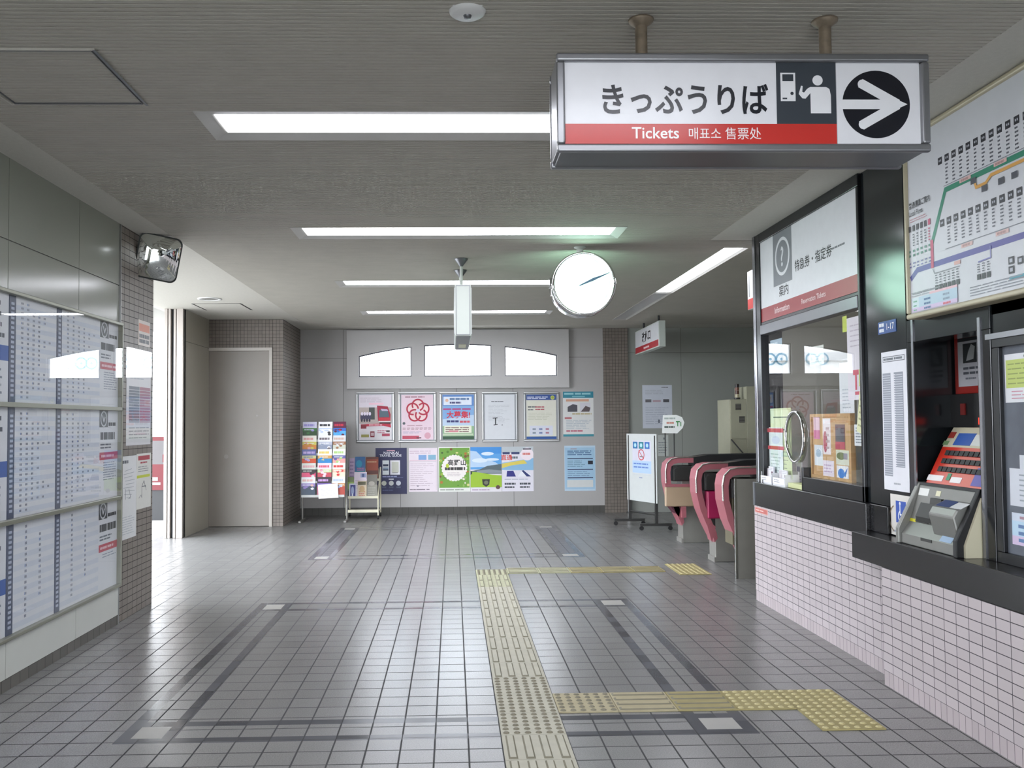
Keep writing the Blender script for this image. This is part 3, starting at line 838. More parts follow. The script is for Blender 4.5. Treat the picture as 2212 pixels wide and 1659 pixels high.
s = onleft(6.812, 0.78, 7.132, 1.208, XPp, base='#d9d9d2'); s.r(0.1, 0.88, 0.9, 0.96, '#a83340'); s.lines(0.25, 0.81, 0.8, 0.86, 1, '#a83340', 0.6); s.lines(0.1, 0.66, 0.85, 0.78, 3, '#8b8d90', 0.35); s.r(0.02, 0.56, 0.92, 0.61, '#c2cc3a')
s.line([(0.35, 0.2), (0.35, 0.4), (0.5, 0.5), (0.6, 0.38)], 0.007, '#4c5158'); s.line([(0.35, 0.4), (0.62, 0.4), (0.66, 0.32)], 0.006, '#4c5158'); s.line([(0.15, 0.2), (0.3, 0.25), (0.35, 0.2)], 0.005, '#6c7178')
tag(s.build('map_sheet'), 'notice with red heading and yellow stripe, right of the tall map sheet', 'map')

# ---------------------------------------------------------------- framed posters on the back wall
random.seed(11)
YB = 13.8
def framed(x0, x1, z0, z1, label, draw, base):
    t = thing('framed_poster', ((x0 + x1) / 2, YB, z0), label, 'poster', 'framed posters in a row')
    w = MB(m_alu); w.frame(x0, x1, z0, z1, 0.028, YB - 0.03, YB - 0.001); w.build('frame', t, bev=0.008, seg=3)
    w = MB(m_alud); w.box(x0 + 0.01, YB - 0.006, z0 + 0.01, x1 - 0.01, YB - 0.001, z1 - 0.01); w.build('backing', t)
    s = onback(x0 + 0.045, z0 + 0.04, x1 - 0.045, z1 - 0.045, YB - 0.007, base=base, t=0.001)
    draw(s); s.build('poster', t)
def p_bus(s):
    s.r(0, 0.7, 1, 1, '#ddd3dc'); s.lines(0.03, 0.82, 0.8, 0.95, 3, '#b9a9b5', 0.3); s.r(0.3, 0.78, 0.75, 0.82, '#f0c3d3')
    s.r(0, 0.36, 1, 0.72, '#b9a9a4'); s.r(0.3, 0.45, 0.48, 0.72, '#3c433f', 2)
    s.poly([(0.58, 0.42), (0.96, 0.42), (0.97, 0.56), (0.88, 0.74), (0.55, 0.76)], '#a3163a', 3); s.poly([(0.62, 0.5), (0.93, 0.5), (0.88, 0.66), (0.62, 0.66)], '#4f6470', 4); s.r(0.6, 0.42, 0.96, 0.49, '#c9273a', 5); s.r(0.6, 0.395, 0.96, 0.412, '#f0e8e8', 5); s.poly([(0.7, 0.64), (0.9, 0.64), (0.86, 0.68), (0.66, 0.69)], '#c3b2cf', 5); s.r(0.62, 0.34, 0.97, 0.39, '#3a2426', 4)
    for k, u in enumerate((0.08, 0.16, 0.24, 0.32)):
        s.ell(u, 0.5 + 0.02 * (k % 2), 0.045, 0.085, '#3b3355', 3); s.ell(u + 0.01, 0.58, 0.035, 0.04, '#eadff0', 4); s.ell(u, 0.43, 0.03, 0.03, '#231d33', 4)
    s.poly([(0.05, 0.27), (0.25, 0.3), (0.75, 0.31), (0.98, 0.27), (0.97, 0.35), (0.75, 0.36), (0.3, 0.355), (0.05, 0.345)], '#c22742', 6); s.lines(0.3, 0.315, 0.72, 0.345, 1, '#f3cdd5', 0.7, l=7); s.r(0.05, 0.25, 0.22, 0.34, '#8e2336', 7)
    s.r(0.0, 0.0, 1, 0.25, '#ece6ea'); s.r(0.06, 0.06, 0.3, 0.12, '#a7a05a', 2); s.r(0.34, 0.06, 0.47, 0.19, '#8a1f35', 2); s.r(0.36, 0.09, 0.45, 0.16, '#d8b9c0', 3); s.lines(0.56, 0.14, 0.84, 0.22, 2, '#c7788d', 0.5); s.r(0.7, 0.08, 0.94, 0.14, '#b13a55', 2); s.r(0.83, 0.17, 0.94, 0.21, '#4a3237', 2)
def p_knot(s):
    s.r(0, 0, 1, 1, '#e6cdd8'); s.lines(0.12, 0.935, 0.85, 0.965, 1, '#8a4b5c', 0.6)
    cx, cy = 0.52, 0.645
    for k in range(5):
        a = math.radians(90 + 72 * k)
        s.c(cx + 0.088 * math.cos(a) / s.w, cy + 0.088 * math.sin(a) / s.h, 0.083, '#efd3d3', 2)
    for k in range(5):
        a = math.radians(90 + 72 * k)
        s.ring(cx + 0.088 * math.cos(a) / s.w, cy + 0.088 * math.sin(a) / s.h, 0.075, 0.100, '#b3223f', 3 + k, 30, 90 + 72 * k - 160, 90 + 72 * k + 120)
    s.c(cx, cy, 0.032, '#dcd3e0', 9)
    s.c(0.08, 0.365, 0.022, '#5b5f66', 2); s.lines(0.18, 0.3, 0.85, 0.33, 1, '#b78d9a', 0.5)
    [s.lines(0.04 + 0.133 * k, 0.222, 0.15 + 0.133 * k, 0.275, 3, '#8d5160', 0.4) for k in range(7)]
    s.lines(0.05, 0.14, 0.65, 0.19, 2, '#a8a0bd', 0.4); s.r(0.03, 0.02, 0.55, 0.09, '#c0475f', 2); s.r(0.47, 0.03, 0.62, 0.055, '#5a2b3a', 3); s.c(0.82, 0.09, 0.05, '#d8a3b2', 2)
def p_recruit(s):
    s.r(0, 0.3, 1, 1, '#7fa9d8'); s.r(0, 0.75, 1, 1, '#5b86c4', 2); s.poly([(0, 0.45), (1, 0.55), (1, 0.3), (0, 0.3)], '#bccfe4', 2); s.r(0, 0, 1, 0.3, '#8fb38a', 2); s.r(0, 0, 1, 0.07, '#2d5238', 3); s.r(0, 0.09, 0.97, 0.13, '#c3cfb2', 3)
    s.r(0.03, 0.77, 0.93, 0.955, '#dfe6f2', 4); s.c(0.14, 0.875, 0.025, '#e0b59c', 5)
    s.lines(0.23, 0.875, 0.86, 0.935, 1, '#5a78a0', 0.75, short=0.02, l=5); s.lines(0.23, 0.795, 0.72, 0.85, 1, '#4a4a78', 0.75, l=5)
    s.lines(0.02, 0.655, 0.95, 0.7, 1, '#b0417f', 0.8, short=0.02, l=5); s.t('大募集!', 0.5, 0.49, 0.115, '#cf2740', 0.025, l=6)
    s.lines(0.13, 0.375, 0.53, 0.435, 1, '#34356e', 0.75, short=0.02, l=5); s.lines(0.55, 0.365, 0.88, 0.425, 1, '#cf4a58', 0.75, short=0.02, l=5)
    s.r(0.05, 0.145, 0.92, 0.31, '#e6e6d2', 4); s.lines(0.09, 0.155, 0.88, 0.285, 3, '#8a7068', 0.5, short=0.05, l=5); s.r(0.2, 0.165, 0.5, 0.2, '#d3808a', 6)
def p_letter(s):
    s.lines(0.22, 0.825, 0.64, 0.865, 1, '#4d5058', 0.4, short=0.02); s.lines(0.12, 0.4, 0.85, 0.78, 12, '#b8babf', 0.25, short=0.5)
    s.line([(0.27, 0.475), (0.42, 0.48)], 0.012, '#23252a'); s.line([(0.36, 0.47), (0.36, 0.33)], 0.018, '#23252a', 3); s.line([(0.3, 0.32), (0.42, 0.335)], 0.013, '#23252a', 4); s.c(0.58, 0.32, 0.01, '#8a8c92')
    s.lines(0.45, 0.35, 0.7, 0.48, 4, '#c3c5ca', 0.25)
def p_blue(s):
    s.r(0, 0.88, 1, 1, '#2b4a8e'); s.lines(0.03, 0.895, 0.74, 0.965, 2, '#c3cbe0', 0.55, short=0.1, l=2); s.c(0.88, 0.935, 0.032, '#c3cc5a', 2); s.c(0.88, 0.935, 0.02, '#9aa84a', 3)
    s.lines(0.05, 0.7, 0.42, 0.75, 1, '#55585c', 0.6); s.lines(0.05, 0.64, 0.3, 0.68, 1, '#55585c', 0.6); s.lines(0.3, 0.64, 0.68, 0.75, 2, '#b05a60', 0.55); s.lines(0.05, 0.42, 0.9, 0.6, 5, '#c0bfab', 0.3); s.r(0.1, 0.08, 0.88, 0.3, '#d3d5e0')
    for i in range(3):
        for j in range(2): s.r(0.2 + 0.22 * i, 0.12 + 0.085 * j, 0.31 + 0.22 * i, 0.155 + 0.085 * j, ('#7d8796', '#6d7aa6', '#a86f80')[i], 2)
    s.r(0, 0, 1, 0.055, '#2b5596', 2)
framed(-1.512, -0.915, 1.13, 1.922, 'framed poster of a red vehicle, leftmost of the five silver frames', p_bus, '#e4dde2')
framed(-0.852, -0.263, 1.127, 1.918, 'framed pink poster with big red interlaced ring emblem', p_knot, '#e9d3dc')
framed(-0.206, 0.376, 1.127, 1.914, 'framed blue and green recruitment poster with big red lettering', p_recruit, '#cfd8df')
framed(0.457, 1.017, 1.124, 1.91, 'framed plain white letter poster with one black mark', p_letter, '#d5d7db')
framed(1.113, 1.674, 1.124, 1.905, 'framed cream poster with navy header and yellow badge', p_blue, '#d9d7c9')

def poster(x0, z0, x1, z1, base, draw, label, name='poster', cat='poster', y=YB - 0.0005):
    s = onback(x0, z0, x1, z1, y, base=base, t=0.001)
    draw(s); return tag(s.build(name), label, cat)
def d_teal(s):
    s.r(0, 0.86, 1, 1, '#2d7f92'); s.lines(0.04, 0.925, 0.96, 0.975, 1, '#8ec3cb', 0.8, short=0.02, l=2); s.r(0.3, 0.875, 0.72, 0.905, '#6fb0bb', 2); s.r(0, 0, 1, 0.05, '#3a8a98'); s.r(0.1, 0.78, 0.85, 0.83, '#cf9d84')
    s.r(0.15, 0.55, 0.47, 0.75, '#d8d6da'); s.poly([(0.15, 0.55), (0.47, 0.55), (0.47, 0.7), (0.32, 0.72), (0.15, 0.66)], '#4b4a52', 2); s.r(0.56, 0.55, 0.9, 0.75, '#cfcbd3'); s.poly([(0.58, 0.55), (0.86, 0.55), (0.9, 0.64), (0.74, 0.68)], '#5a4c50', 2)
    s.lines(0.3, 0.48, 0.95, 0.53, 1, '#b9ac8a', 0.7); s.r(0.05, 0.39, 0.28, 0.43, '#b5666c'); s.lines(0.1, 0.16, 0.95, 0.38, 6, '#a9b3bc', 0.35); s.lines(0.1, 0.1, 0.7, 0.15, 1, '#b5566a', 0.6)
poster(1.738, 1.197, 2.22, 1.906, '#d6d6d4', d_teal, 'unframed white poster with teal header, right end of the upper row')
def d_navy(s):
    s.r(0.36, 0.935, 0.62, 0.955, '#d6a3b8', 2); s.t('NANKAI', 0.5, 0.865, 0.058, '#e8e8f2', 0.012, sx=1.1); s.t('TRAVEL GUIDE', 0.48, 0.81, 0.054, '#e8e8f2', 0.012, sx=0.95)
    s.r(0.22, 0.42, 0.43, 0.73, '#e9edf2', 2); s.r(0.24, 0.6, 0.41, 0.645, '#23304f', 3); s.r(0.24, 0.52, 0.41, 0.58, '#8ea0ba', 3); s.r(0.24, 0.51, 0.41, 0.535, '#2e3a55', 4)
    s.r(0.47, 0.42, 0.78, 0.73, '#eceaf0', 2); s.r(0.52, 0.47, 0.74, 0.7, '#c9c9bd', 3); s.r(0.53, 0.455, 0.72, 0.468, '#6a6a66', 4); s.lines(0.22, 0.36, 0.83, 0.4, 1, '#9aa0cc', 0.6); s.r(0.22, 0.352, 0.88, 0.357, '#7d86bb', 2); s.r(0.42, 0.31, 0.58, 0.335, '#dfe0ea', 2)
    for k, cc in enumerate(('#c9ccc0', '#d6d8d8', '#d0d3e0')): s.c(0.27 + 0.23 * k, 0.235, 0.038, cc, 2); s.r(0.2 + 0.23 * k, 0.13, 0.34 + 0.23 * k, 0.165, '#4a5270', 2)
    s.lines(0.22, 0.07, 0.66, 0.1, 1, '#5a6290', 0.6)
poster(-1.215, 0.322, -0.726, 1.042, '#20204f', d_navy, 'dark navy poster with white title, beside the magazine stand')
def d_pink(s):
    s.lines(0.03, 0.86, 0.95, 0.95, 2, '#c9b0c0', 0.4); s.r(0.34, 0.73, 0.62, 0.84, '#7fa4d4', 2); s.r(0.68, 0.73, 0.95, 0.84, '#86b3cc', 2); s.r(0.02, 0.71, 0.98, 0.72, '#d9a6b4', 2)
    s.r(0.02, 0.04, 0.025, 0.7, '#9a7f8a', 2); s.r(0.96, 0.04, 0.965, 0.7, '#9a7f8a', 2); s.r(0.02, 0.69, 0.965, 0.694, '#a3909a', 2); s.lines(0.05, 0.12, 0.93, 0.66, 12, '#bfaab6', 0.22, short=0.5); s.r(0.28, 0.115, 0.34, 0.145, '#8d8390', 2); s.lines(0.03, 0.03, 0.95, 0.07, 1, '#7d6f7a', 0.5)
poster(-0.694, 0.354, -0.249, 1.037, '#e8dbe3', d_pink, 'pale pink notice with two small blue pictures')
def d_green(s):
    s.r(0.02, 0.09, 0.98, 0.98, '#6fa03a')
    for k in range(70):
        u, v = random.uniform(0.05, 0.95), random.uniform(0.13, 0.95)
        if ((u - 0.5) / 0.36) ** 2 + ((v - 0.54) / 0.27) ** 2 < 1: continue
        s.ell(u, v, random.uniform(0.02, 0.055), random.uniform(0.012, 0.035), random.choice(['#4f7f24', '#8fb456', '#b5702c', '#3c5a20', '#d8d48a', '#a3b83c', '#7a4a26', '#e3d9c6']), 2 + k % 3, 10)
    for k in range(26):
        a = 2 * math.pi * k / 26; s.ell(0.5 + 0.36 * math.cos(a), 0.53 + 0.265 * math.sin(a), 0.05, 0.035, '#f2ebe6', 6, 12)
    s.ell(0.5, 0.53, 0.37, 0.27, '#f2ebe6', 7, 40)
    s.t('高野山', 0.58, 0.6, 0.1, '#20201c', 0.02, l=8); s.lines(0.2, 0.47, 0.85, 0.56, 1, '#2b2a26', 0.75, short=0.02, l=8); s.ell(0.28, 0.58, 0.05, 0.05, '#b8c832', 9); s.lines(0.27, 0.34, 0.75, 0.44, 3, '#cfc0c4', 0.4, l=8)
    s.lines(0.05, 0.02, 0.9, 0.07, 1, '#9aa094', 0.5)
poster(-0.23, 0.349, 0.266, 1.048, '#e6e6e0', d_green, 'green leafy poster with a white rounded centre and brush lettering')
def d_sky(s):
    s.r(0, 0.5, 1, 1, '#5aa0de'); s.r(0, 0.85, 1, 1, '#3f8fd8', 2); s.poly([(0, 0.55), (0, 0.92), (0.2, 0.9), (0.4, 0.75), (0.8, 0.66), (1, 0.56)], '#b7d0ea', 3)
    for u, v, a, b_ in ((0.55, 0.85, 0.2, 0.04), (0.3, 0.7, 0.25, 0.05), (0.7, 0.72, 0.22, 0.03)): s.ell(u, v, a, b_, '#dce8f4', 4)
    s.poly([(0, 0.46), (0.3, 0.5), (0.55, 0.58), (0.8, 0.6), (1, 0.62), (1, 0.4), (0, 0.4)], '#56646a', 5); s.poly([(0.2, 0.47), (0.6, 0.5), (1, 0.47), (1, 0.42), (0.2, 0.42)], '#8a929a', 6)
    s.poly([(0, 0.45), (0.3, 0.43), (0.7, 0.38), (1, 0.36), (1, 0.1), (0, 0.1)], '#9cc02e', 7); s.poly([(0, 0.47), (0.06, 0.46), (0.05, 0.4), (0, 0.38)], '#2c4418', 8)
    s.poly([(0.37, 0.28), (0.62, 0.28), (0.6, 0.16), (0.5, 0.11), (0.39, 0.16)], '#23241d', 8); s.ell(0.5, 0.205, 0.07, 0.045, '#6d7058', 9); s.ell(0.88, 0.1, 0.07, 0.045, '#5a3a3a', 9); s.lines(0.05, 0.02, 0.7, 0.07, 1, '#b59cb4', 0.5)
poster(0.271, 0.344, 0.759, 1.044, '#e2dde2', d_sky, 'poster of blue sky over a bright green hill with a dark badge')
def d_train(s):
    s.r(0, 0.86, 1, 1, '#b9c0c4'); s.poly([(0, 0.64), (1, 0.74), (1, 0.45), (0, 0.48)], '#86b4d6', 1); s.poly([(0, 0.62), (0.7, 0.7), (0.8, 0.62), (0.3, 0.58), (0, 0.52)], '#dcc85a', 3)
    s.r(0.02, 0.83, 0.25, 0.88, '#2e3a68', 2); s.r(0.3, 0.83, 0.56, 0.88, '#2e3a68', 2); s.t('直通', 0.15, 0.71, 0.09, '#d0453a', 0.02); s.lines(0.28, 0.72, 0.58, 0.79, 1, '#56606a', 0.7); s.c(0.8, 0.83, 0.1, '#f0e2e8', 4); s.r(0.67, 0.93, 0.93, 0.96, '#4a4654', 5); s.lines(0.66, 0.8, 0.95, 0.87, 1, '#d47a72', 0.7, l=5)
    s.r(0, 0, 1, 0.47, '#dfdbe4'); s.poly([(0.14, 0.33), (0.44, 0.33), (0.36, 0.46), (0.16, 0.46)], '#2a2a7c', 3); s.poly([(0.5, 0.33), (0.9, 0.33), (0.92, 0.37), (0.66, 0.47), (0.58, 0.42)], '#e9e9ee', 3); s.poly([(0.92, 0.33), (0.68, 0.47), (0.62, 0.46), (0.78, 0.33)], '#23306b', 4)
    for u in (0.08, 0.56): s.lines(u, 0.14, u + 0.36, 0.2, 1, '#3c4048', 0.7, short=0.02); s.lines(u, 0.07, u + 0.32, 0.12, 1, '#3c4048', 0.7, short=0.02)
    s.lines(0.08, 0.24, 0.9, 0.3, 1, '#b4b6c2', 0.4)
poster(0.766, 0.346, 1.261, 1.047, '#e4e0e8', d_train, 'poster of two trains with a round price bubble')
def d_lblue(s):
    s.r(0.02, 0.04, 0.98, 0.96, '#9fc0d8'); s.r(0.2, 0.92, 0.4, 0.94, '#a08a92', 2)
    s.lines(0.1, 0.78, 0.95, 0.9, 3, '#2f5a86', 0.5, short=0.1); 
    for v in (0.705, 0.465, 0.28): s.r(0.1, v, 0.92, v + 0.02, '#232c56', 2)
    s.r(0.76, 0.585, 0.92, 0.665, '#17182a', 2); s.lines(0.1, 0.52, 0.7, 0.68, 4, '#6d8fa4', 0.35); s.lines(0.1, 0.32, 0.85, 0.44, 3, '#6d86a8', 0.35); s.r(0.08, 0.08, 0.92, 0.24, '#cfd0cf', 2)
poster(1.75, 0.344, 2.239, 1.053, '#b8cede', d_lblue, 'light blue notice with dark rules, near the brick pillar')
def d_rp(s):
    s.lines(0.65, 0.93, 0.95, 0.96, 1, '#7d8088', 0.6); s.lines(0.1, 0.78, 0.8, 0.9, 3, '#b3b7c2', 0.35); s.r(0.1, 0.6, 0.3, 0.67, '#6d6a70', 2); s.r(0.7, 0.6, 0.9, 0.67, '#55555c', 2); s.r(0.35, 0.61, 0.62, 0.65, '#b99aa6', 2); s.lines(0.1, 0.08, 0.9, 0.5, 8, '#b0b6c4', 0.3); s.r(0.52, 0.12, 0.58, 0.2, '#6d7280', 2)
poster(2.998, 1.318, 3.47, 2.0, '#cbcfda', d_rp, 'pale bluish notice on the wall behind the ticket gates')
poster(3.225, 0.88, 3.40, 1.21, '#bfc3bf', lambda s: (s.lines(0.1, 0.1, 0.9, 0.7, 5, '#7f858a', 0.3), s.r(0.55, 0.78, 0.75, 0.88, '#6d7378', 2)), 'small grey notice low behind the arrow sign rods', 'notice', 'notice')

# ---------------------------------------------------------------- big leaflet rack
t = thing('leaflet_rack', (-1.89, 12.98, 0), 'tall three-column leaflet rack beside the brick corner', 'rack')
m_rk = mat('grey_rack_metal', '#8d8b86', 0.4, 0.5)
for x in (-2.215, -1.565):
    w = MB(m_rk); w.cyl((x, 12.985, 0.03), (x, 12.985, 1.40), 0.013); p = w.build('post', t)
    w = MB(m_rk); w.box(x - 0.02, 12.74, 0.0, x + 0.02, 13.15, 0.03); w.build('foot', t, bev=0.006)
w = MB(m_rk); w.box(-2.21, 12.98, 0.36, -1.57, 12.99, 1.40); w.build('back_panel', t)
for k in range(5):
    z = 0.372 + 0.2 * k; y = 12.80 + 0.035 * k
    w = MB(mat('clear_pocket', '#c3c4c2', 0.25)); w.box(-2.20, y - 0.004, z - 0.006, -1.58, y + 0.03, z); w.box(-2.20, y - 0.006, z - 0.006, -1.58, y - 0.002, z + 0.028); w.build('ledge', t)
BRO = [
 [('#c9c6dd', '#8f86c4', '#2f6b2c', '#24481f'), ('#e2ddd0', '#d89a94', '#c7c05c', '#c77a2c'), ('#5a5f96', '#b39fd0', '#c0c088', '#cf4a22'), ('#d8dcd2', '#d8a0a6', '#33262c', '#e0527a'), ('#dfe0e2', '#d9b0a8', '#8a78b4', '#3c4a5c')],
 [('#f0eef0', '#3a3a40', '#c3cfe6', '#e9eaf2'), ('#e9e7ee', '#6d6468', '#b9bccb', '#8f97ad'), ('#f0ece6', '#e0c86a', '#d0a05a', '#2f86c4'), ('#e9d3dc', '#d8607a', '#c4d8a0', '#c04a58'), ('#3a3038', '#c39ad0', '#7a62b4', '#c77a90')],
 [('#5a1a3a', '#c0304a', '#3a66c0', '#58a8e0'), ('#d8d6d8', '#c7a79a', '#9a6a4a', '#c9c9b9'), ('#e6eae0', '#a8c87a', '#5a5a9a', '#e0a09a'), ('#e3e4d8', '#d03a3a', '#e8b49a', '#e3d6c0'), ('#dfe8ee', '#aebbe0', '#c08a5a', '#a83a2a')]]
posw = ['top', 'second', 'middle', 'fourth', 'bottom']; colw = ['left', 'middle', 'right']
desc = [['lilac and green', 'cream and orange', 'violet and red', 'pale with black and pink', 'white and purple'], ['white with black letters', 'white and grey', 'white yellow and blue', 'pink and green', 'dark and purple'], ['maroon and blue', 'grey and brown', 'white green and mauve', 'cream with red line', 'white over orange-brown']]
cxs = [(-2.203, -2.0), (-1.973, -1.771), (-1.757, -1.572)]
for ci in range(3):
    for ri in range(5):
        x0, x1 = cxs[ci]; k = 4 - ri; z0 = 0.3725 + 0.2 * k; y0 = 12.804 + 0.035 * k
        hgt = 0.285; V = Vector((0, 0.06, 0.998)).normalized()
        s = Sheet((x0, y0 + 0.004, z0), XP, V, x1 - x0, hgt, base=BRO[ci][ri][0], t=0.004, rough=0.25)
        cc = BRO[ci][ri]
        s.o = Vector((x0, y0 + 0.004, z0)) + s.N * 0.004
        s.r(0, 0.0, 1, 0.52, cc[3]); s.r(0, 0.52, 1, 0.68, cc[2]); s.lines(0.08, 0.76, 0.92, 0.9, 1, cc[1], 0.8, short=0.15)
        for q in range(5): s.ell(random.uniform(0.15, 0.85), random.uniform(0.32, 0.62), 0.12, 0.06, random.choice([cc[0], cc[1], cc[3], cc[2]]), 2 + q % 2, 10)
        s.lines(0.1, 0.56, 0.9, 0.64, 1, cc[0], 0.5, l=4)
        tag(s.build('leaflet'), '%s leaflet, %s row of the %s column in the tall rack' % (desc[ci][ri], posw[ri], colw[ci]), 'leaflet', 'leaflets in the tall rack')
s = Sheet((-1.945, 12.775, 0.345), Vector((0.998, 0, 0.06)), Vector((-0.06, 0.05, 0.99)), 0.285, 0.205, base='#efe9f0', t=0.002); s.lines(0.12, 0.15, 0.88, 0.7, 5, '#c9c2d8', 0.25)
tag(s.build('paper_sheet'), 'white paper sheet stuck across the bottom of the leaflet rack', 'paper')

# ---------------------------------------------------------------- low magazine stand
t = thing('magazine_stand', (-1.36, 13.45, 0), 'low cream wire magazine stand on castors', 'rack')
m_cr = mat('cream_enamel', '#ddd8bf', 0.35)
def seg(name, pts, r=0.011, par=t):
    w = MB(m_cr); w.tube(pts, r, 10); return w.build(name, par)
for x in (-1.60, -1.125):
    fl_ = seg('leg', [(x, 13.2, 0.055), (x, 13.2, 0.30), (x - 0.0, 13.3, 0.42), (x, 13.62, 0.75)])
    bl = seg('leg', [(x, 13.64, 0.055), (x, 13.64, 0.75)])
    for l_, yy in ((fl_, 13.2), (bl, 13.64)):
        w = MB(m_blackm); w.cyl((x - 0.012, yy, 0.027), (x + 0.012, yy, 0.027), 0.027, n=16); w.cyl((x, yy, 0.03), (x, yy, 0.058), 0.008); w.build('castor', l_)
w = MB(m_cr); w.box(-1.6, 13.2, 0.10, -1.125, 13.64, 0.112); w.box(-1.6, 13.19, 0.10, -1.125, 13.2, 0.14); w.build('shelf', t)
for z, y in ((0.315, 13.2), (0.56, 13.43)):
    w = MB(m_cr); w.box(-1.6, y, z - 0.006, -1.125, y + 0.075, z); w.box(-1.6, y - 0.004, z - 0.006, -1.125, y, z + 0.03)
    w.box(-1.585, y + 0.075, z - 0.006, -1.14, y + 0.079, z + 0.18); w.build('pocket', t)
def mag(x0, x1, z0, h, y, base, draw, label):
    V = Vector((0, 0.12, 0.99)).normalized()
    s = Sheet((x0, y, z0), XP, V, x1 - x0, h, base=base, t=0.006, rough=0.25); draw(s)
    tag(s.build('magazine'), label, 'magazine', 'magazines on the low stand')
mag(-1.585, -1.505, 0.561, 0.34, 13.458, '#b4a0bc', lambda s: s.lines(0.1, 0.1, 0.9, 0.9, 5, '#8a7a9a', 0.4), 'narrow mauve leaflet at the upper left of the low stand')
mag(-1.50, -1.345, 0.561, 0.36, 13.46, '#3a6a9e', lambda s: (s.r(0, 0, 1, 0.4, '#3f7f94'), s.ell(0.4, 0.7, 0.3, 0.16, '#2f90b4', 2), s.lines(0.2, 0.4, 0.95, 0.55, 2, '#c07aa0', 0.5, l=3)), 'blue magazine in the upper row of the low stand')
mag(-1.335, -1.142, 0.561, 0.355, 13.462, '#5c2a1e', lambda s: (s.r(0.05, 0.42, 0.95, 0.9, '#8a3a22'), s.r(0.1, 0.06, 0.95, 0.26, '#a3694a'), s.lines(0.1, 0.74, 0.85, 0.84, 1, '#b08a6a', 0.6, l=2)), 'brown magazine at the upper right of the low stand')
mag(-1.585, -1.49, 0.33, 0.30, 13.232, '#7d8a60', lambda s: (s.r(0, 0.4, 1, 0.75, '#9cb86a'), s.r(0, 0, 1, 0.3, '#5c5a50')), 'green leaflet at the lower left of the low stand')
mag(-1.488, -1.30, 0.33, 0.37, 13.236, '#e3d6e3', lambda s: (s.r(0.5, 0.78, 0.95, 0.95, '#9aa6c8'), s.r(0.62, 0.8, 0.8, 0.93, '#4a5a8a', 2), s.lines(0.08, 0.3, 0.5, 0.7, 4, '#c9b4cc', 0.4)), 'white and lilac magazine in the middle of the low stand')
mag(-1.296, -1.142, 0.33, 0.33, 13.238, '#8d8a80', lambda s: (s.r(0, 0.55, 1, 1, '#6d6a62'), s.ell(0.45, 0.6, 0.3, 0.1, '#a39c92', 2), s.lines(0.1, 0.05, 0.9, 0.45, 4, '#a8a498', 0.4)), 'grey booklet at the lower right of the low stand')
mag(-1.565, -1.455, 0.32, 0.21, 13.222, '#d6d8e2', lambda s: (s.r(0.2, 0.1, 0.9, 0.9, '#43438a'), s.ell(0.5, 0.5, 0.2, 0.3, '#a8b4d8', 2), s.r(0.4, 0, 0.6, 0.3, '#dfe3ee', 3)), 'short blue and white leaflet at the front of the low stand')
mag(-1.435, -1.30, 0.32, 0.25, 13.22, '#d9c7aa', lambda s: (s.r(0.05, 0.75, 0.9, 0.95, '#5d5a40'), s.ell(0.5, 0.5, 0.3, 0.2, '#c9a67a', 2), s.lines(0.15, 0.05, 0.9, 0.4, 3, '#c0604a', 0.5)), 'short beige booklet at the front of the low stand')

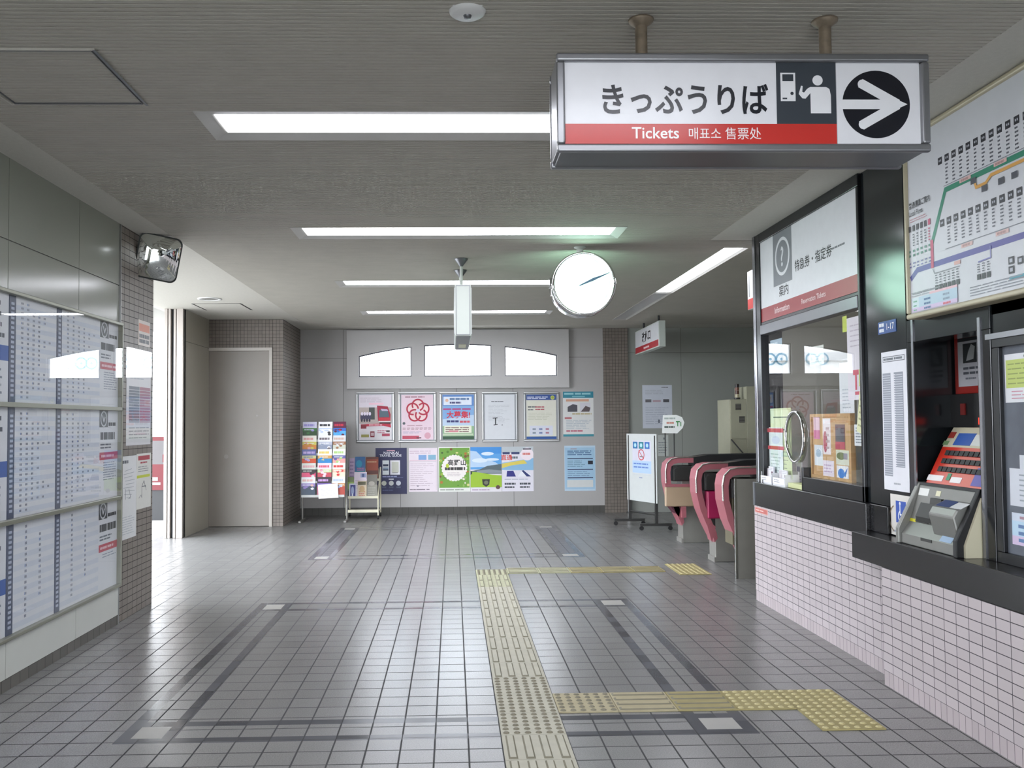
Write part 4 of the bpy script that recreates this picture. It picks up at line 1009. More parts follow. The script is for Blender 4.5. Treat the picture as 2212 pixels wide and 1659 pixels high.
def FARE_DRAW():
    G, B, P, N = '#27876a', '#53509c', '#c4486e', '#2a2c34'
    QL([(4.247, 2.30), (4.12, 2.53), (1.4, 2.53)], 0.026, G); s.c(*Q(4.12, 2.53), 0.013, G, 3)
    QL([(4.45, 2.155), (4.39, 2.19), (4.30, 2.19), (1.4, 2.19)], 0.028, B)
    QR(4.236, 2.175, 4.262, 2.315, P, 4)
    for k in range(22):
        y = 4.16 - 0.058 * k
        if k: s.lines(*Q(y + 0.014, 2.555), *Q(y - 0.012, 2.66), 6, '#5d606a', 0.45, short=0.4)
        QR(y - 0.018, 2.665, y + 0.018, 2.70, N)
        QR(y - 0.010, 2.678, y - 0.002, 2.688, '#b9bcc6', 2); QR(y + 0.002, 2.678, y + 0.010, 2.688, '#b9bcc6', 2)
    for k in range(22):
        y = 4.155 - 0.058 * k
        if k: s.lines(*Q(y + 0.014, 2.265), *Q(y - 0.012, 2.355), 6, '#5d606a', 0.45, short=0.4)
        QR(y - 0.018, 2.36, y + 0.018, 2.395, N); QR(y - 0.010, 2.373, y - 0.002, 2.383, '#b9bcc6', 2); QR(y + 0.002, 2.373, y + 0.010, 2.383, '#b9bcc6', 2)
    for z in (2.55, 2.245):
        QL([(4.13, z), (1.4, z)], 0.003, '#7d8088')
        for k in range(7):
            y = 4.0 - 0.26 * k; QR(y - 0.09, z - 0.022, y, z - 0.004, '#dcb9b4', 1); s.lines(*Q(y - 0.01, z - 0.02), *Q(y - 0.08, z - 0.006), 1, '#b08a86', 0.7)
    for k in range(6):
        y = 4.452 - 0.037 * k; QR(y - 0.011, 2.395, y + 0.011, 2.425, N if k < 5 else P)
        if k: s.lines(*Q(y + 0.01, 2.315), *Q(y - 0.008, 2.385), 5, '#5d606a' if k < 5 else P, 0.5, short=0.3)
        s.lines(*Q(y + 0.012, 2.26), *Q(y - 0.01, 2.305), 2, '#4a8a76', 0.5); s.lines(*Q(y + 0.012, 2.205), *Q(y - 0.01, 2.24), 2, '#6a6aa4', 0.4)
    QT('普通運賃ご案内', 4.452, 2.515, 0.036, N, 0.01, sx=0.8); QT('Local Fares', 4.452, 2.475, 0.036, N, 0.006, sx=0.8)
    s.lines(*Q(4.45, 2.44), *Q(4.25, 2.462), 2, '#c78a92', 0.3)
    QL([(4.245, 2.17), (4.23, 2.145), (4.02, 2.145)], 0.004, '#8a8d94')
    for k in range(6):
        y = 4.215 - 0.036 * k; s.lines(*Q(y + 0.01, 2.09), *Q(y - 0.008, 2.14), 4, '#5d606a', 0.45); QR(y - 0.013, 2.06, y + 0.013, 2.085, N)
    QR(4.01, 2.155, 4.06, 2.172, '#d8a9a0')
    QL([(3.78, 2.19), (3.78, 2.14), (3.87, 2.135)], 0.006, '#7d7cb8')
    for k in range(3):
        y = 3.87 - 0.036 * k; s.lines(*Q(y + 0.01, 2.085), *Q(y - 0.008, 2.13), 4, '#5d606a', 0.45); QR(y - 0.013, 2.055, y + 0.013, 2.08, N)
    QL([(3.88, 2.50), (3.87, 2.475), (3.80, 2.475), (3.76, 2.50), (3.5, 2.50)], 0.015, '#dca44e', 3)
    for y, z in ((3.89, 2.51), (3.81, 2.455), (3.69, 2.455), (3.6, 2.455)): QR(y - 0.02, z - 0.014, y + 0.02, z + 0.014, '#4a4d56', 4)
    for y, z in ((3.64, 2.10), (3.64, 2.06), (3.58, 2.09)): QR(y - 0.018, z - 0.016, y + 0.018, z + 0.016, N); QR(y - 0.01, z - 0.008, y + 0.01, z + 0.008, '#b9bcc6', 2)
    QR(3.2, 2.02, 3.655, 2.032, '#4d98a8')
    s.lines(*Q(3.94, 1.985), *Q(3.40, 2.035), 4, '#8d919a', 0.3); s.lines(*Q(4.45, 2.035), *Q(4.25, 2.085), 3, '#a3a6ae', 0.25)
    QR(4.04, 1.98, 4.28, 2.0, '#e6d3e6'); QR(4.26, 1.983, 4.445, 2.05, '#d3e3e8'); QR(4.04, 1.983, 4.38, 2.05, '#b9d0e0', 2); QR(4.04, 1.978, 4.445, 1.998, '#d6c0e0', 3); QR(4.04, 2.05, 4.28, 2.062, '#ecc3cb', 2)
    for k in range(3):
        z = 1.981 + 0.022 * k; s.lines(*Q(4.33, z), *Q(4.26, z + 0.012), 1, '#4a6a9a', 0.8, l=4); s.lines(*Q(4.16, z), *Q(4.09, z + 0.012), 1, '#d05a6a' if k == 0 else '#8a9ab0', 0.8, l=4); s.lines(*Q(4.43, z), *Q(4.39, z + 0.012), 1, '#6aa68a', 0.6, l=4)
    s.lines(*Q(4.44, 2.066), *Q(4.12, 2.08), 1, '#8a8d94', 0.5)

def MACHINE():
    t = thing('ticket_machine', (2.6, 4.3, 0.782), 'ticket vending machine with red button panel and grey sloping coin deck', 'machine')
    A, B_ = 4.045, 4.595
    m_mg = mat('silver_grey_machine', '#83827e', 0.35, 0.35, var=0.04)
    m_mb = mat('beige_machine_panel', '#c9c2a8', 0.4)
    m_red = mat('machine_red', '#c8301f', 0.3)
    m_cav = mat('machine_recess', '#23231f', 0.5)
    # local frame of the sloping lower deck: from (2.355,.80) to (2.465,1.085)
    w = MB(m_mg); w.prism([(2.35, 0.783), (2.35, 0.835), (2.40, 0.90), (2.40, 0.783)], 'y', A + 0.03, B_ - 0.02)
    w.prism([(2.43, 0.783), (2.40, 0.90), (2.455, 1.085), (2.9, 1.085), (2.9, 0.783)], 'y', A + 0.03, B_ - 0.02); w.build('deck', t, bev=0.005)
    for y0, y1, m in ((A, A + 0.03, m_blackm), (B_ - 0.02, B_ + 0.01, m_mg)):
        w = MB(m); w.prism([(2.335, 0.783), (2.335, 0.86), (2.455, 1.10), (2.50, 1.10), (2.50, 0.783)], 'y', y0, y1); w.build('cheek', t, bev=0.004)
    w = MB(m_mb); w.prism([(2.37, 0.783), (2.37, 0.84), (2.455, 1.06), (2.5, 1.06), (2.5, 0.783)], 'y', A - 0.015, A); w.build('side_panel', t)
    # raised coin unit on the near half, recess on the far half
    w = MB(m_mg); w.prism([(2.37, 0.86), (2.345, 0.965), (2.365, 1.0), (2.435, 1.035), (2.47, 1.0), (2.43, 0.86)], 'y', A + 0.04, 4.30); cu = w.build('coin_unit', t, bev=0.008)
    w = MB(m_cav); w.prism([(2.392, 0.905), (2.388, 0.93), (2.418, 1.0), (2.44, 0.95)], 'y', 4.315, 4.50); w.prism([(2.418, 0.985), (2.425, 1.03), (2.44, 1.03), (2.44, 0.985)], 'y', 4.32, 4.42); w.build('note_slot', t)
    w = MB(m_cav); w.box(2.347, 4.28, 0.82, 2.36, 4.38, 0.835); w.build('coin_tray', t)
    def dk(y0, y1, f0, f1, c, name, off=0.002, par=t, a=(2.40, 0.90), b=(2.455, 1.085)):
        d = Vector((b[0] - a[0], 0, b[1] - a[1])); n = Vector((-d.z, 0, d.x)).normalized()
        O = Vector((a[0], 0, a[1]))
        w = MB(ink(c) if isinstance(c, str) else c)
        P0 = [O + d * f + n * e + Vector((0, y, 0)) for e in (0.0, off) for y, f in ((y1, f0), (y0, f0), (y0, f1), (y1, f1))]
        w.add(P0, [(0, 3, 2, 1), (4, 5, 6, 7), (0, 1, 5, 4), (1, 2, 6, 5), (2, 3, 7, 6), (3, 0, 4, 7)]); return w.build(name, par)
    dk(4.47, 4.56, 0.72, 0.92, '#e6e6e2', 'label'); dk(4.36, 4.40, 0.76, 0.9, '#ddd9b9', 'label')
    dk(4.40, 4.52, 0.0, 0.35, m_cav, 'ticket_outlet', 0.004); dk(4.52, 4.60, -0.02, 0.06, '#d8d020', 'sticker')
    fa, fb = (2.365, 1.0), (2.435, 1.035)
    dk(4.07, 4.16, 0.15, 0.8, '#e0e2e2', 'label', 0.002, cu, fa, fb); dk(4.17, 4.28, 0.15, 0.85, '#3a4a78', 'screen', 0.002, cu, fa, fb)
    dk(4.12, 4.22, 0.05, 0.5, '#8fa8c4', 'card_slot', 0.003, t, (2.352, 0.835), (2.398, 0.898)); dk(4.07, 4.10, 0.05, 0.4, m_blackm, 'button', 0.003, t, (2.352, 0.835), (2.398, 0.898))
    w = MB(m_blackm); w.box(2.455, A, 1.085, 2.9, B_ - 0.02, 1.10); w.build('band', t)
    # upper button panel
    ua, ub, uc = (2.468, 1.10), (2.56, 1.285), (2.622, 1.385)
    w = MB(m_red); w.prism([ua, ub, (2.9, 1.285), (2.9, 1.10)], 'y', A, B_ - 0.06); w.build('button_panel', t)
    w = MB(m_mb); w.prism([ub, uc, (2.9, 1.385), (2.9, 1.285)], 'y', A, B_ - 0.06); w.build('top_panel', t)
    o = None
    for j, f in enumerate((0.40, 0.62, 0.84)):
        for i in range(10):
            y = B_ - 0.12 - 0.042 * i
            if y < A + 0.02: continue
            dk(y - 0.034, y, f - 0.07, f + 0.06, m_blackm, 'button', 0.006, t, ua, ub)
    dk(4.40, 4.54, 0.07, 0.22, '#ece6e6', 'label', 0.002, t, ua, ub); dk(4.24, 4.33, 0.07, 0.22, '#ece6e6', 'label', 0.002, t, ua, ub); dk(4.34, 4.37, 0.12, 0.3, '#2f8a62', 'label', 0.0025, t, ua, ub); dk(4.06, 4.15, 0.05, 0.5, '#5a50a4', 'label', 0.002, t, ua, ub)
    dk(4.30, 4.45, 0.1, 0.7, '#2f5aa8', 'screen', 0.003, t, ub, uc); dk(4.10, 4.30, 0.1, 0.65, '#dadcd6', 'label', 0.002, t, ub, uc); dk(4.48, 4.53, 0.45, 0.75, '#a3392f', 'label', 0.003, t, ub, uc); dk(4.50, 4.545, 0.1, 0.3, '#7a9a6a', 'label', 0.002, t, ub, uc)
    w = MB(mat('machine_dark_upper', '#1b1a1b', 0.4)); w.box(2.68, A, 1.385, 2.95, 4.70, 1.56); w.build('display_housing', t)
    w = MB(mat('red_led', '#d8301c', 0.4, emit='#ff3a20', estr=0.9)); w.box(2.672, 4.1, 1.40, 2.68, 4.40, 1.435); w.build('led_display', t)
    w = MB(mat('red_led_dim', '#8a2420', 0.4)); w.box(2.674, 4.52, 1.45, 2.68, 4.56, 1.51); w.build('indicator', t)
    # framed notice in the recess
    t2 = thing('recess_notice', (2.7, 4.45, 1.56), 'white notice in a red frame in the dark recess above the ticket machine', 'notice')
    w = MB(mat('dull_red_frame', '#b5281f', 0.4)); w.box(2.70, 4.12, 1.561, 2.72, 4.645, 1.90); w.build('frame', t2, bev=0.003)
    s2 = onright(4.14, 1.60, 4.61, 1.855, 2.6995, base='#d6d6dc', t=0.001)
    s2.r(0.0, 0.93, 1, 1, '#3a3a40'); s2.r(0.1, 0.48, 0.36, 0.88, '#26282c'); s2.poly([(0.16, 0.52), (0.3, 0.55), (0.33, 0.8), (0.26, 0.86), (0.2, 0.7)], '#c6c9cc', 2)
    s2.lines(0.1, 0.22, 0.4, 0.42, 2, '#5d606a', 0.5, short=0.05); s2.lines(0.14, 0.13, 0.36, 0.19, 1, '#7d808a', 0.6); s2.build('sheet', t2)

# ---------------------------------------------------------------- counters on the right
random.seed(23)
t = thing('service_counter', (2.5, 4.0, 0.62), 'dark speckled granite counter, stepping up from the ticket machines to the office window', 'counter')
w = MB(m_granite); w.box(2.318, 2.21, 0.631, 2.99, 5.084, 0.782); w.build('lower_slab', t, bev=0.004)
w = MB(m_granite); w.box(2.405, 5.085, 0.753, 2.95, 6.998, 0.94); w.build('upper_slab', t, bev=0.004)
w = MB(m_alud); w.box(2.40, 6.97, 0.753, 2.405, 6.998, 0.938); w.build('end_trim', t)
s = onright(6.70, 0.70, 6.985, 0.742, 2.41, base='#d8a59e'); s.r(0.04, 0.12, 0.96, 0.88, '#c4675f'); s.lines(0.1, 0.3, 0.9, 0.7, 1, '#e3c0ba', 0.6, l=2)
tag(s.build('label_plate'), 'small red strip label at the far upper corner of the pink tiles', 'label')

# ---------------------------------------------------------------- office window
m_frame = mat('black_window_frame', '#1b1c20', 0.25, 0.2)
m_fedge = mat('bright_frame_edge', '#8f8f94', 0.25, 0.9)
t = empty('window_4', (2.45, 6.0, 0.94)); t['kind'] = 'structure'; t['label'] = 'ticket office window in a black frame'
w = MB(m_frame); w.box(2.43, 6.835, 0.94, 2.60, 6.93, 2.906); w.box(2.43, 5.147, 2.83, 2.58, 6.835, 2.906); w.box(2.43, 5.147, 0.94, 2.56, 6.07, 1.035)
w.box(2.43, 5.147, 0.94, 2.56, 5.175, 2.83); w.box(2.43, 6.055, 0.94, 2.5, 6.085, 1.1); w.build('frame', t, bev=0.004)
w = MB(m_fedge); w.box(2.425, 6.93, 0.94, 2.60, 6.985, 2.906); w.box(2.415, 6.80, 0.94, 2.43, 6.835, 0.97); w.build('edge_post', t, bev=0.003)
w = MB(mat('grey_rail', '#77777b', 0.3, 0.8)); w.box(2.425, 5.175, 2.10, 2.5, 6.835, 2.175); w.box(2.435, 5.175, 2.175, 2.5, 6.835, 2.20, m_frame); w.build('rail', t, bev=0.004)
w = MB(m_glass); w.add([(2.462, 6.835, 0.99), (2.462, 5.175, 0.99), (2.462, 5.175, 2.11), (2.462, 6.835, 2.11)], [(0, 1, 2, 3)]); w.build('pane', t)
w = MB(m_chrome)
R_, yc, zc = 0.18, 6.245, 1.31
pts = [(2.452, yc + 0.165 * math.cos(2 * math.pi * k / 36), zc + R_ * math.sin(2 * math.pi * k / 36)) for k in range(37)]
w.tube(pts, 0.012, 10); ring_ = w.build('speaking_ring', t)
w = MB(glass('perforated_acrylic', (0.72, 0.72, 0.66), 0.06, 0.25)); w.add([(2.456, yc + 0.16 * math.cos(2 * math.pi * k / 36), zc + 0.175 * math.sin(2 * math.pi * k / 36)) for k in range(36)], [list(range(36))]); w.build('speaking_disc', ring_)
t = thing('fascia_sign', (2.45, 6.0, 2.2), 'white information sign with question mark and red lower band above office window', 'sign')
s = onright(5.176, 2.201, 6.834, 2.829, 2.447, base='#e2e3e7', t=0.008, rough=0.33)
W, H = s.w, s.h
s.r(0, 0, 1, 0.168, '#9c2529'); s.r(0.165, 0.375, 0.385, 1.0, '#808489'); s.ring(0.275, 0.70, 0.118, 0.142, '#e2e3e7', 2, 40)
s.t('?', 0.275, 0.59, 0.2, '#e2e3e7', 0.02)
s.t('案内', 0.285, 0.245, 0.086, '#16171b', 0.007, sx=1.1); s.t('特急券・指定券', 0.60, 0.46, 0.086, '#16171b', 0.007, sx=1.02); s.lines(0.78, 0.505, 0.9, 0.53, 1, '#6f7278', 0.8, short=0.02)
s.t('Information', 0.26, 0.055, 0.062, '#ecd0d0', 0.02); s.t('Reservation Tickets', 0.60, 0.06, 0.05, '#ecd0d0', 0.012)
s.build('panel', t)

# things behind and on the office glass
def glasspaper(y0, z0, y1, z1, base, draw, label, name='notice', cat='notice', x=2.4635, grp=None):
    s = onright(y0, z0, y1, z1, x, base=base, t=0.001); draw(s); return tag(s.build(name), label, cat, grp)
def ln(n, c='#a9afb6', f=0.3): return lambda s: s.lines(0.12, 0.1, 0.88, 0.9, n, c, f)
XI = 2.4655
glasspaper(6.36, 1.0, 6.78, 1.52, '#cbd9a6', lambda s: (s.r(0.05, 0.62, 0.95, 0.97, '#dbe6bb'), s.r(0.15, 0.86, 0.85, 0.88, '#5d7452', 2), s.r(0.2, 0.68, 0.85, 0.7, '#4f7a62', 2), s.lines(0.1, 0.05, 0.9, 0.4, 6, '#8fa07a', 0.25)), 'pale green notice at the far end of the office glass', x=2.474)
glasspaper(6.52, 0.99, 6.80, 1.375, '#dbe6e4', lambda s: (s.r(-0.15, 0.9, 1.05, 0.98, '#c23a44', 2), s.r(-0.1, 0.56, 1.08, 0.63, '#c23a44', 2), s.lines(0.1, 0.05, 0.9, 0.5, 7, '#9fb4b2', 0.3), s.ell(0.5, 0.75, 0.3, 0.08, '#c6d3e0', 2)), 'white sheet with two red bars over the green notice', x=2.469)
t = thing('notice_board', (2.5, 5.75, 1.05), 'light wooden pin board of leaflets behind the office glass', 'board')
w = MB(mat('light_wood', '#c7a06a', 0.55, var=0.15, scale=20)); w.box(2.49, 5.42, 1.036, 2.51, 6.04, 1.47); w.frame(5.42, 6.04, 1.036, 1.47, 0.02, 2.48, 2.49, axis='x'); w.build('board', t)
def pin(y0, z0, y1, z1, base, draw, label):
    s = onright(y0, z0, y1, z1, 2.4895, base=base, t=0.0008); draw(s); tag(s.build('leaflet'), label, 'leaflet', 'leaflets on the office pin board')
pin(5.90, 1.30, 6.00, 1.45, '#e6c4d0', lambda s: s.r(0, 0, 1, 0.4, '#d0709a'), 'pink leaflet at the upper left of the wooden pin board')
pin(5.73, 1.20, 5.85, 1.44, '#efe6e6', lambda s: (s.ell(0.3, 0.35, 0.25, 0.3, '#b5525e', 2), s.lines(0.4, 0.1, 0.95, 0.8, 4, '#c9b0b0', 0.4, l=3), s.r(0.05, 0.85, 0.95, 0.97, '#ffffff', 2)), 'white and red leaflet at the top centre of the pin board')
pin(5.52, 1.24, 5.66, 1.40, '#6d4a4a', lambda s: (s.r(0.1, 0.3, 0.9, 0.85, '#54545a'), s.r(0, 0, 1, 0.3, '#c04a5a', 2)), 'dark red photo leaflet at the upper right of the pin board')
pin(5.86, 1.12, 5.995, 1.26, '#dfe6ea', lambda s: s.ell(0.5, 0.6, 0.3, 0.2, '#a9c0d0', 2), 'pale blue leaflet at the middle left of the pin board')
pin(5.69, 1.055, 5.86, 1.16, '#e6dde6', lambda s: s.lines(0.1, 0.2, 0.9, 0.8, 3, '#c2a9c4', 0.4), 'lilac slip at the bottom centre of the pin board')
pin(5.47, 1.14, 5.655, 1.235, '#d8ddc8', lambda s: (s.ell(0.4, 0.6, 0.35, 0.25, '#6d7a4a', 2), s.r(0.6, 0.4, 0.9, 0.8, '#8a8a96', 3)), 'green photo leaflet at the middle right of the pin board')
pin(5.48, 1.045, 5.65, 1.135, '#f0f0f2', lambda s: (s.ell(0.4, 0.45, 0.28, 0.35, '#2f7fd0', 2), s.poly([(0.6, 0.4), (0.95, 0.9), (0.75, 0.2)], '#2f7fd0', 3)), 'white leaflet with a blue round shape at the bottom right of the pin board')
glasspaper(5.19, 1.55, 5.40, 2.06, '#e6dfe6', lambda s: (s.lines(0.2, 0.62, 0.95, 0.93, 5, '#c6b9c6', 0.25), s.r(0.35, 0.3, 0.7, 0.36, '#c03a52', 2), s.r(0.47, 0.12, 0.58, 0.3, '#c03a52', 2), s.r(0.72, 0.16, 0.85, 0.36, '#b9c85a', 2), s.r(0.45, 0.06, 0.75, 0.1, '#c03a52', 2)), 'tall white and mauve poster at the near top corner of the office glass', 'poster', 'poster')
glasspaper(5.40, 1.98, 5.46, 2.08, '#c9d83a', lambda s: None, 'small lime-yellow tag at the top of the office glass', 'tag', 'tag')
glasspaper(5.33, 1.47, 5.53, 1.79, '#dfe2e4', lambda s: s.lines(0.2, 0.08, 0.85, 0.5, 6, '#aab2ba', 0.3), 'white sheet hanging below the mauve poster on office glass', x=2.467)
glasspaper(5.175, 1.27, 5.33, 1.40, '#e8eaec', lambda s: s.lines(0.12, 0.1, 0.92, 0.9, 6, '#7f8890', 0.4), 'small white printed slip low at the near side of office glass')
glasspaper(5.75, 1.80, 5.98, 1.93, '#d3d6cc', lambda s: s.lines(0.1, 0.1, 0.9, 0.8, 5, '#b3b9b3', 0.3), 'pale printed card high on the middle of the office glass')
s = Sheet((2.4635, 6.72, 1.985), Vector((0, -1, 0)), ZP, 0.24, 0.06, base='#9fb6c6', t=0.001); s.lines(0.1, 0.3, 0.7, 0.7, 1, '#d3e0ea', 0.7); tag(s.build('sticker'), 'blue-grey strip sticker at the top far corner of office glass', 'sticker')
s = Sheet((2.459, 5.29, 1.36), Vector((0, -0.93, -0.25)), Vector((0, -0.2, 0.96)), 0.10, 0.25, base='#dcdcae', t=0.001); s.lines(0.15, 0.1, 0.85, 0.9, 5, '#a3a372', 0.3); tag(s.build('notice'), 'tilted pale yellow notice near the black pillar', 'notice')
t = thing('document_tray', (2.5, 6.2, 0.94), 'pale yellow-green tray ledge under the speaking ring', 'tray')
w = MB(mat('pale_yellow_ledge', '#cbcf9a', 0.45)); w.box(2.44, 6.09, 0.941, 2.75, 6.36, 0.975); w.build('ledge', t, bev=0.003)
w = MB(mat('dull_green_tray', '#8d9a72', 0.5)); w.box(2.56, 6.1, 0.975, 2.74, 6.35, 1.06); w.build('box', t)  # box in a duller green than the ledge
# leaflet boxes on the counter
for k, (y0, y1, lab) in enumerate(((6.64, 6.87, 'white acrylic leaflet box farther along the counter, beside the pink gate'), (6.37, 6.61, 'white acrylic leaflet box on the counter just below the striped notice'))):
    t = thing('leaflet_box', (2.43, (y0 + y1) / 2, 0.94), lab, 'leaflet box', 'leaflet boxes on the counter')
    w = MB(mat('white_acrylic', '#e6e6ea', 0.2)); w.box(2.42, y0, 0.94, 2.53, y1, 0.95); w.box(2.42, y0, 0.95, 2.424, y1, 1.0); w.box(2.52, y0, 0.95, 2.53, y1, 1.05); w.box(2.424, y0, 0.95, 2.52, y0 + 0.004, 1.03); w.box(2.424, y1 - 0.004, 0.95, 2.52, y1, 1.03); w.build('box', t)
    s = onright(y0 + 0.005, 0.953, y1 - 0.005, 1.0, 2.4198, base='#ecebef', t=0.0006); s.lines(0.1, 0.2, 0.6, 0.8, 2, '#8d8d9a', 0.35); s.build('label', t)
    for j, (a, b_, hh, colr, lb) in enumerate(((0.012, 0.105, 1.075 - 0.015 * k, '#e3e1e8', 'white'), (0.12, 0.215, 1.055, '#d6cfd3', 'grey'))):
        w = MB(ink(colr)); w.box(2.44 + 0.02 * j, y0 + a, 0.951, 2.452 + 0.02 * j, y0 + b_, hh); lf = w.build('leaflet_stack')
        s = onright(y0 + a, 0.951, y0 + b_, hh, 2.44 + 0.02 * j, back=False); s.r(0.55, 0.5, 0.95, 0.7, '#6a4a58'); s.lines(0.1, 0.75, 0.9, 0.95, 2, '#9a98a8', 0.3); s.build('cover_print', lf)
        tag(lf, '%s leaflets standing in the %s acrylic box' % (lb, 'farther' if k == 0 else 'nearer'), 'leaflets', 'leaflets in the acrylic boxes')
t = thing('price_card', (2.6, 6.42, 0.94), 'small white card with dark figures standing on the office counter', 'card')
s = onright(6.38, 0.948, 6.49, 1.12, 2.556, base='#e6e6ec', t=0.003); s.lines(0.2, 0.55, 0.8, 0.85, 1, '#5a5a8a', 0.7); s.lines(0.2, 0.2, 0.8, 0.45, 2, '#8d8d9a', 0.4); s.build('card', t)
w = MB(m_blackm); w.box(2.55, 6.37, 0.9405, 2.60, 6.50, 0.948); w.build('foot', t)

# ---------------------------------------------------------------- black pillar and what hangs on it
w = MB(m_pillar); w.box(2.45, 4.66, 0.941, 3.0, 5.147, 2.906); w.box(2.43, 4.88, 0.783, 3.0, 5.083, 0.94, m_black); w.box(2.45, 4.66, 0.783, 3.0, 4.88, 0.94, m_pillar)
structure(w.build('pillar', bev=0.004), 'glossy black pillar between office window and fare map')
XQ = 2.4498
s = onright(4.765, 1.915, 4.965, 1.985, XQ, base='#1f4a94', t=0.003, rough=0.25); s.lines(0.06, 0.55, 0.4, 0.9, 1, '#dfe6f2', 0.8); s.lines(0.06, 0.12, 0.4, 0.45, 1, '#dfe6f2', 0.8); s.t('1-17', 0.7, 0.28, 0.05, '#e6ecf6', 0.012)
tag(s.build('address_plate'), 'small blue address plate 1-17 on the black pillar', 'plate')
s = onright(4.665, 1.035, 4.94, 1.81, XQ, base='#e9e8ee', t=0.002)
s.r(0.06, 0.925, 0.94, 0.965, '#5a5d66'); s.r(0.075, 0.93, 0.925, 0.96, '#dcdde2', 2); s.lines(0.1, 0.935, 0.9, 0.955, 1, '#6a6d76', 0.8, short=0.02, l=3)
s.r(0.04, 0.1, 0.37, 0.845, '#9497a3'); s.r(0.5, 0.17, 0.86, 0.845, '#9497a3')
for k in range(44):
    v = 0.11 + 0.0166 * k
    s.r(0.05, v, 0.36, v + 0.005, '#cfd1d9', 2)
    if v > 0.175: s.r(0.52, v, 0.84, v + 0.005, '#cfd1d9', 2); s.r(0.49 + 0.02 * random.random(), v, 0.55, v + 0.008, '#e9e8ee', 3)
s.lines(0.4, 0.04, 0.75, 0.06, 1, '#a9abb3', 0.6)
tag(s.build('station_list'), 'long white list sheet in two grey columns on the black pillar', 'sheet')
s = onright(4.665, 0.79, 4.875, 1.015, XQ, base='#e3ddd6', t=0.002); s.r(0.28, 0.32, 0.8, 0.85, '#2350b4')
s.ring(0.55, 0.48, 0.026, 0.034, '#eef2fb', 2, 20, 120, 360); s.line([(0.5, 0.78), (0.5, 0.52), (0.64, 0.52), (0.7, 0.4)], 0.009, '#eef2fb', 3); s.c(0.5, 0.79, 0.009, '#eef2fb', 3); s.ring(0.3, 0.4, 0.07, 0.078, '#8a7358', 4, 14, 110, 250); s.r(0.5, 0.05, 0.66, 0.18, '#2350b4', 2); s.lines(0.1, 0.05, 0.45, 0.15, 1, '#9aa0b4', 0.5)
tag(s.build('access_sign'), 'white card with blue wheelchair symbol low on the black pillar', 'sign')

# ---------------------------------------------------------------- fare map
t = thing('fare_map', (2.4, 3.3, 1.95), 'large white fare map board with green and blue rail lines', 'map')
m_cf = mat('cream_map_frame', '#b9b197', 0.32, 0.15)
FY0, FY1, FZ0, FZ1 = 1.2, 4.49, 1.945, 2.902
w = MB(m_cf); w.frame(FY0, FY1, FZ0, FZ1, 0.028, 2.36, 2.45, axis='x'); w.build('frame', t, bev=0.01, seg=3)
w = MB(m_blackm); w.box(2.39, FY0 + 0.02, FZ0 + 0.02, 2.45, FY1 - 0.02, FZ1 - 0.02); w.build('backing', t)
s = onright(FY0 + 0.028, FZ0 + 0.028, FY1 - 0.028, FZ1 - 0.028, 2.376, base='#d6d8dd', t=0.002, rough=0.33)
W, H = s.w, s.h; yl = FY1 - 0.028; zb = FZ0 + 0.028
def Q(y, z): return ((yl - y) / W, (z - zb) / H)
def QR(y0, z0, y1, z1, c, l=1): a = Q(y1, z0); b_ = Q(y0, z1); s.r(a[0], a[1], b_[0], b_[1], c, l)
def QL(pts, wd, c, l=2): s.line([Q(*p) for p in pts], wd, c, l)
def QT(tx, y, z, size, c, bold=0.0, al='l', sx=1.0): a = Q(y, z); s.t(tx, a[0], a[1], size, c, bold, al, sx, 4)
FARE_DRAW()
s.build('map_panel', t)

# ---------------------------------------------------------------- surround of the ticket machine
w = MB(m_pillar); w.box(2.45, 3.93, 1.84, 2.6, 4.66, 1.96); w.box(2.46, -3, 1.80, 2.6, 3.93, 1.96); w.box(2.46, -3, 1.90, 2.6, 4.66, 2.906)
w.box(2.45, 3.93, 0.782, 2.95, 4.03, 1.84, m_black); w.box(3.0, 3.9, 0.782, 3.1, 5.15, 2.906, m_black); w.box(2.45, 4.60, 0.782, 2.46, 4.66, 1.84, m_pillar)
structure(w.build('trim_4', bev=0.003), 'black panels around the ticket machine recess')
w = MB(m_fedge); w.box(2.444, 4.585, 0.782, 2.45, 4.605, 1.96); w.box(2.444, 3.995, 0.782, 2.45, 4.015, 1.9); w.box(2.443, 2.4, 1.79, 2.452, 3.955, 1.815)
structure(w.build('trim_5'), 'bright edge strips beside the ticket machine')
MACHINE()

# ---------------------------------------------------------------- dark glazed panel at the near end of the counter
t = empty('window_5', (2.46, 3.2, 0.782)); t['kind'] = 'structure'; t['label'] = 'dark glazed panel with notices, right edge of the picture'
w = MB(m_frame); w.frame(2.4, 3.93, 0.782, 1.80, 0.05, 2.455, 2.52, axis='x'); w.build('frame', t, bev=0.003)
w = MB(mat('smoky_panel', '#71767f', 0.1, var=0.25, scale=5, spec=0.6)); w.box(2.475, 2.45, 0.83, 2.48, 3.88, 1.75); w.build('pane', t)
def nearp(y0, z0, y1, z1, base, draw, label, x=2.4745): s = onright(y0, z0, y1, z1, x, base=base, t=0.001); draw(s); tag(s.build('notice'), label, 'notice', None)
nearp(3.42, 1.50, 3.865, 1.715, '#dedfe3', lambda s: (s.r(0.02, 0.3, 0.62, 0.88, '#bccb62'), s.lines(0.05, 0.34, 0.6, 0.84, 5, '#8d9a46', 0.25, l=2), s.lines(0.1, 0.05, 0.9, 0.26, 3, '#c98a9a', 0.3), s.lines(0.3, 0.9, 0.95, 0.97, 1, '#4a4d55', 0.7)), 'yellow-green and white notice high on the dark glazed panel')
nearp(3.35, 1.13, 3.78, 1.27, '#cfd3da', ln(4, '#9aa0aa'), 'white printed sheet, upper of two overlapping on the dark panel')
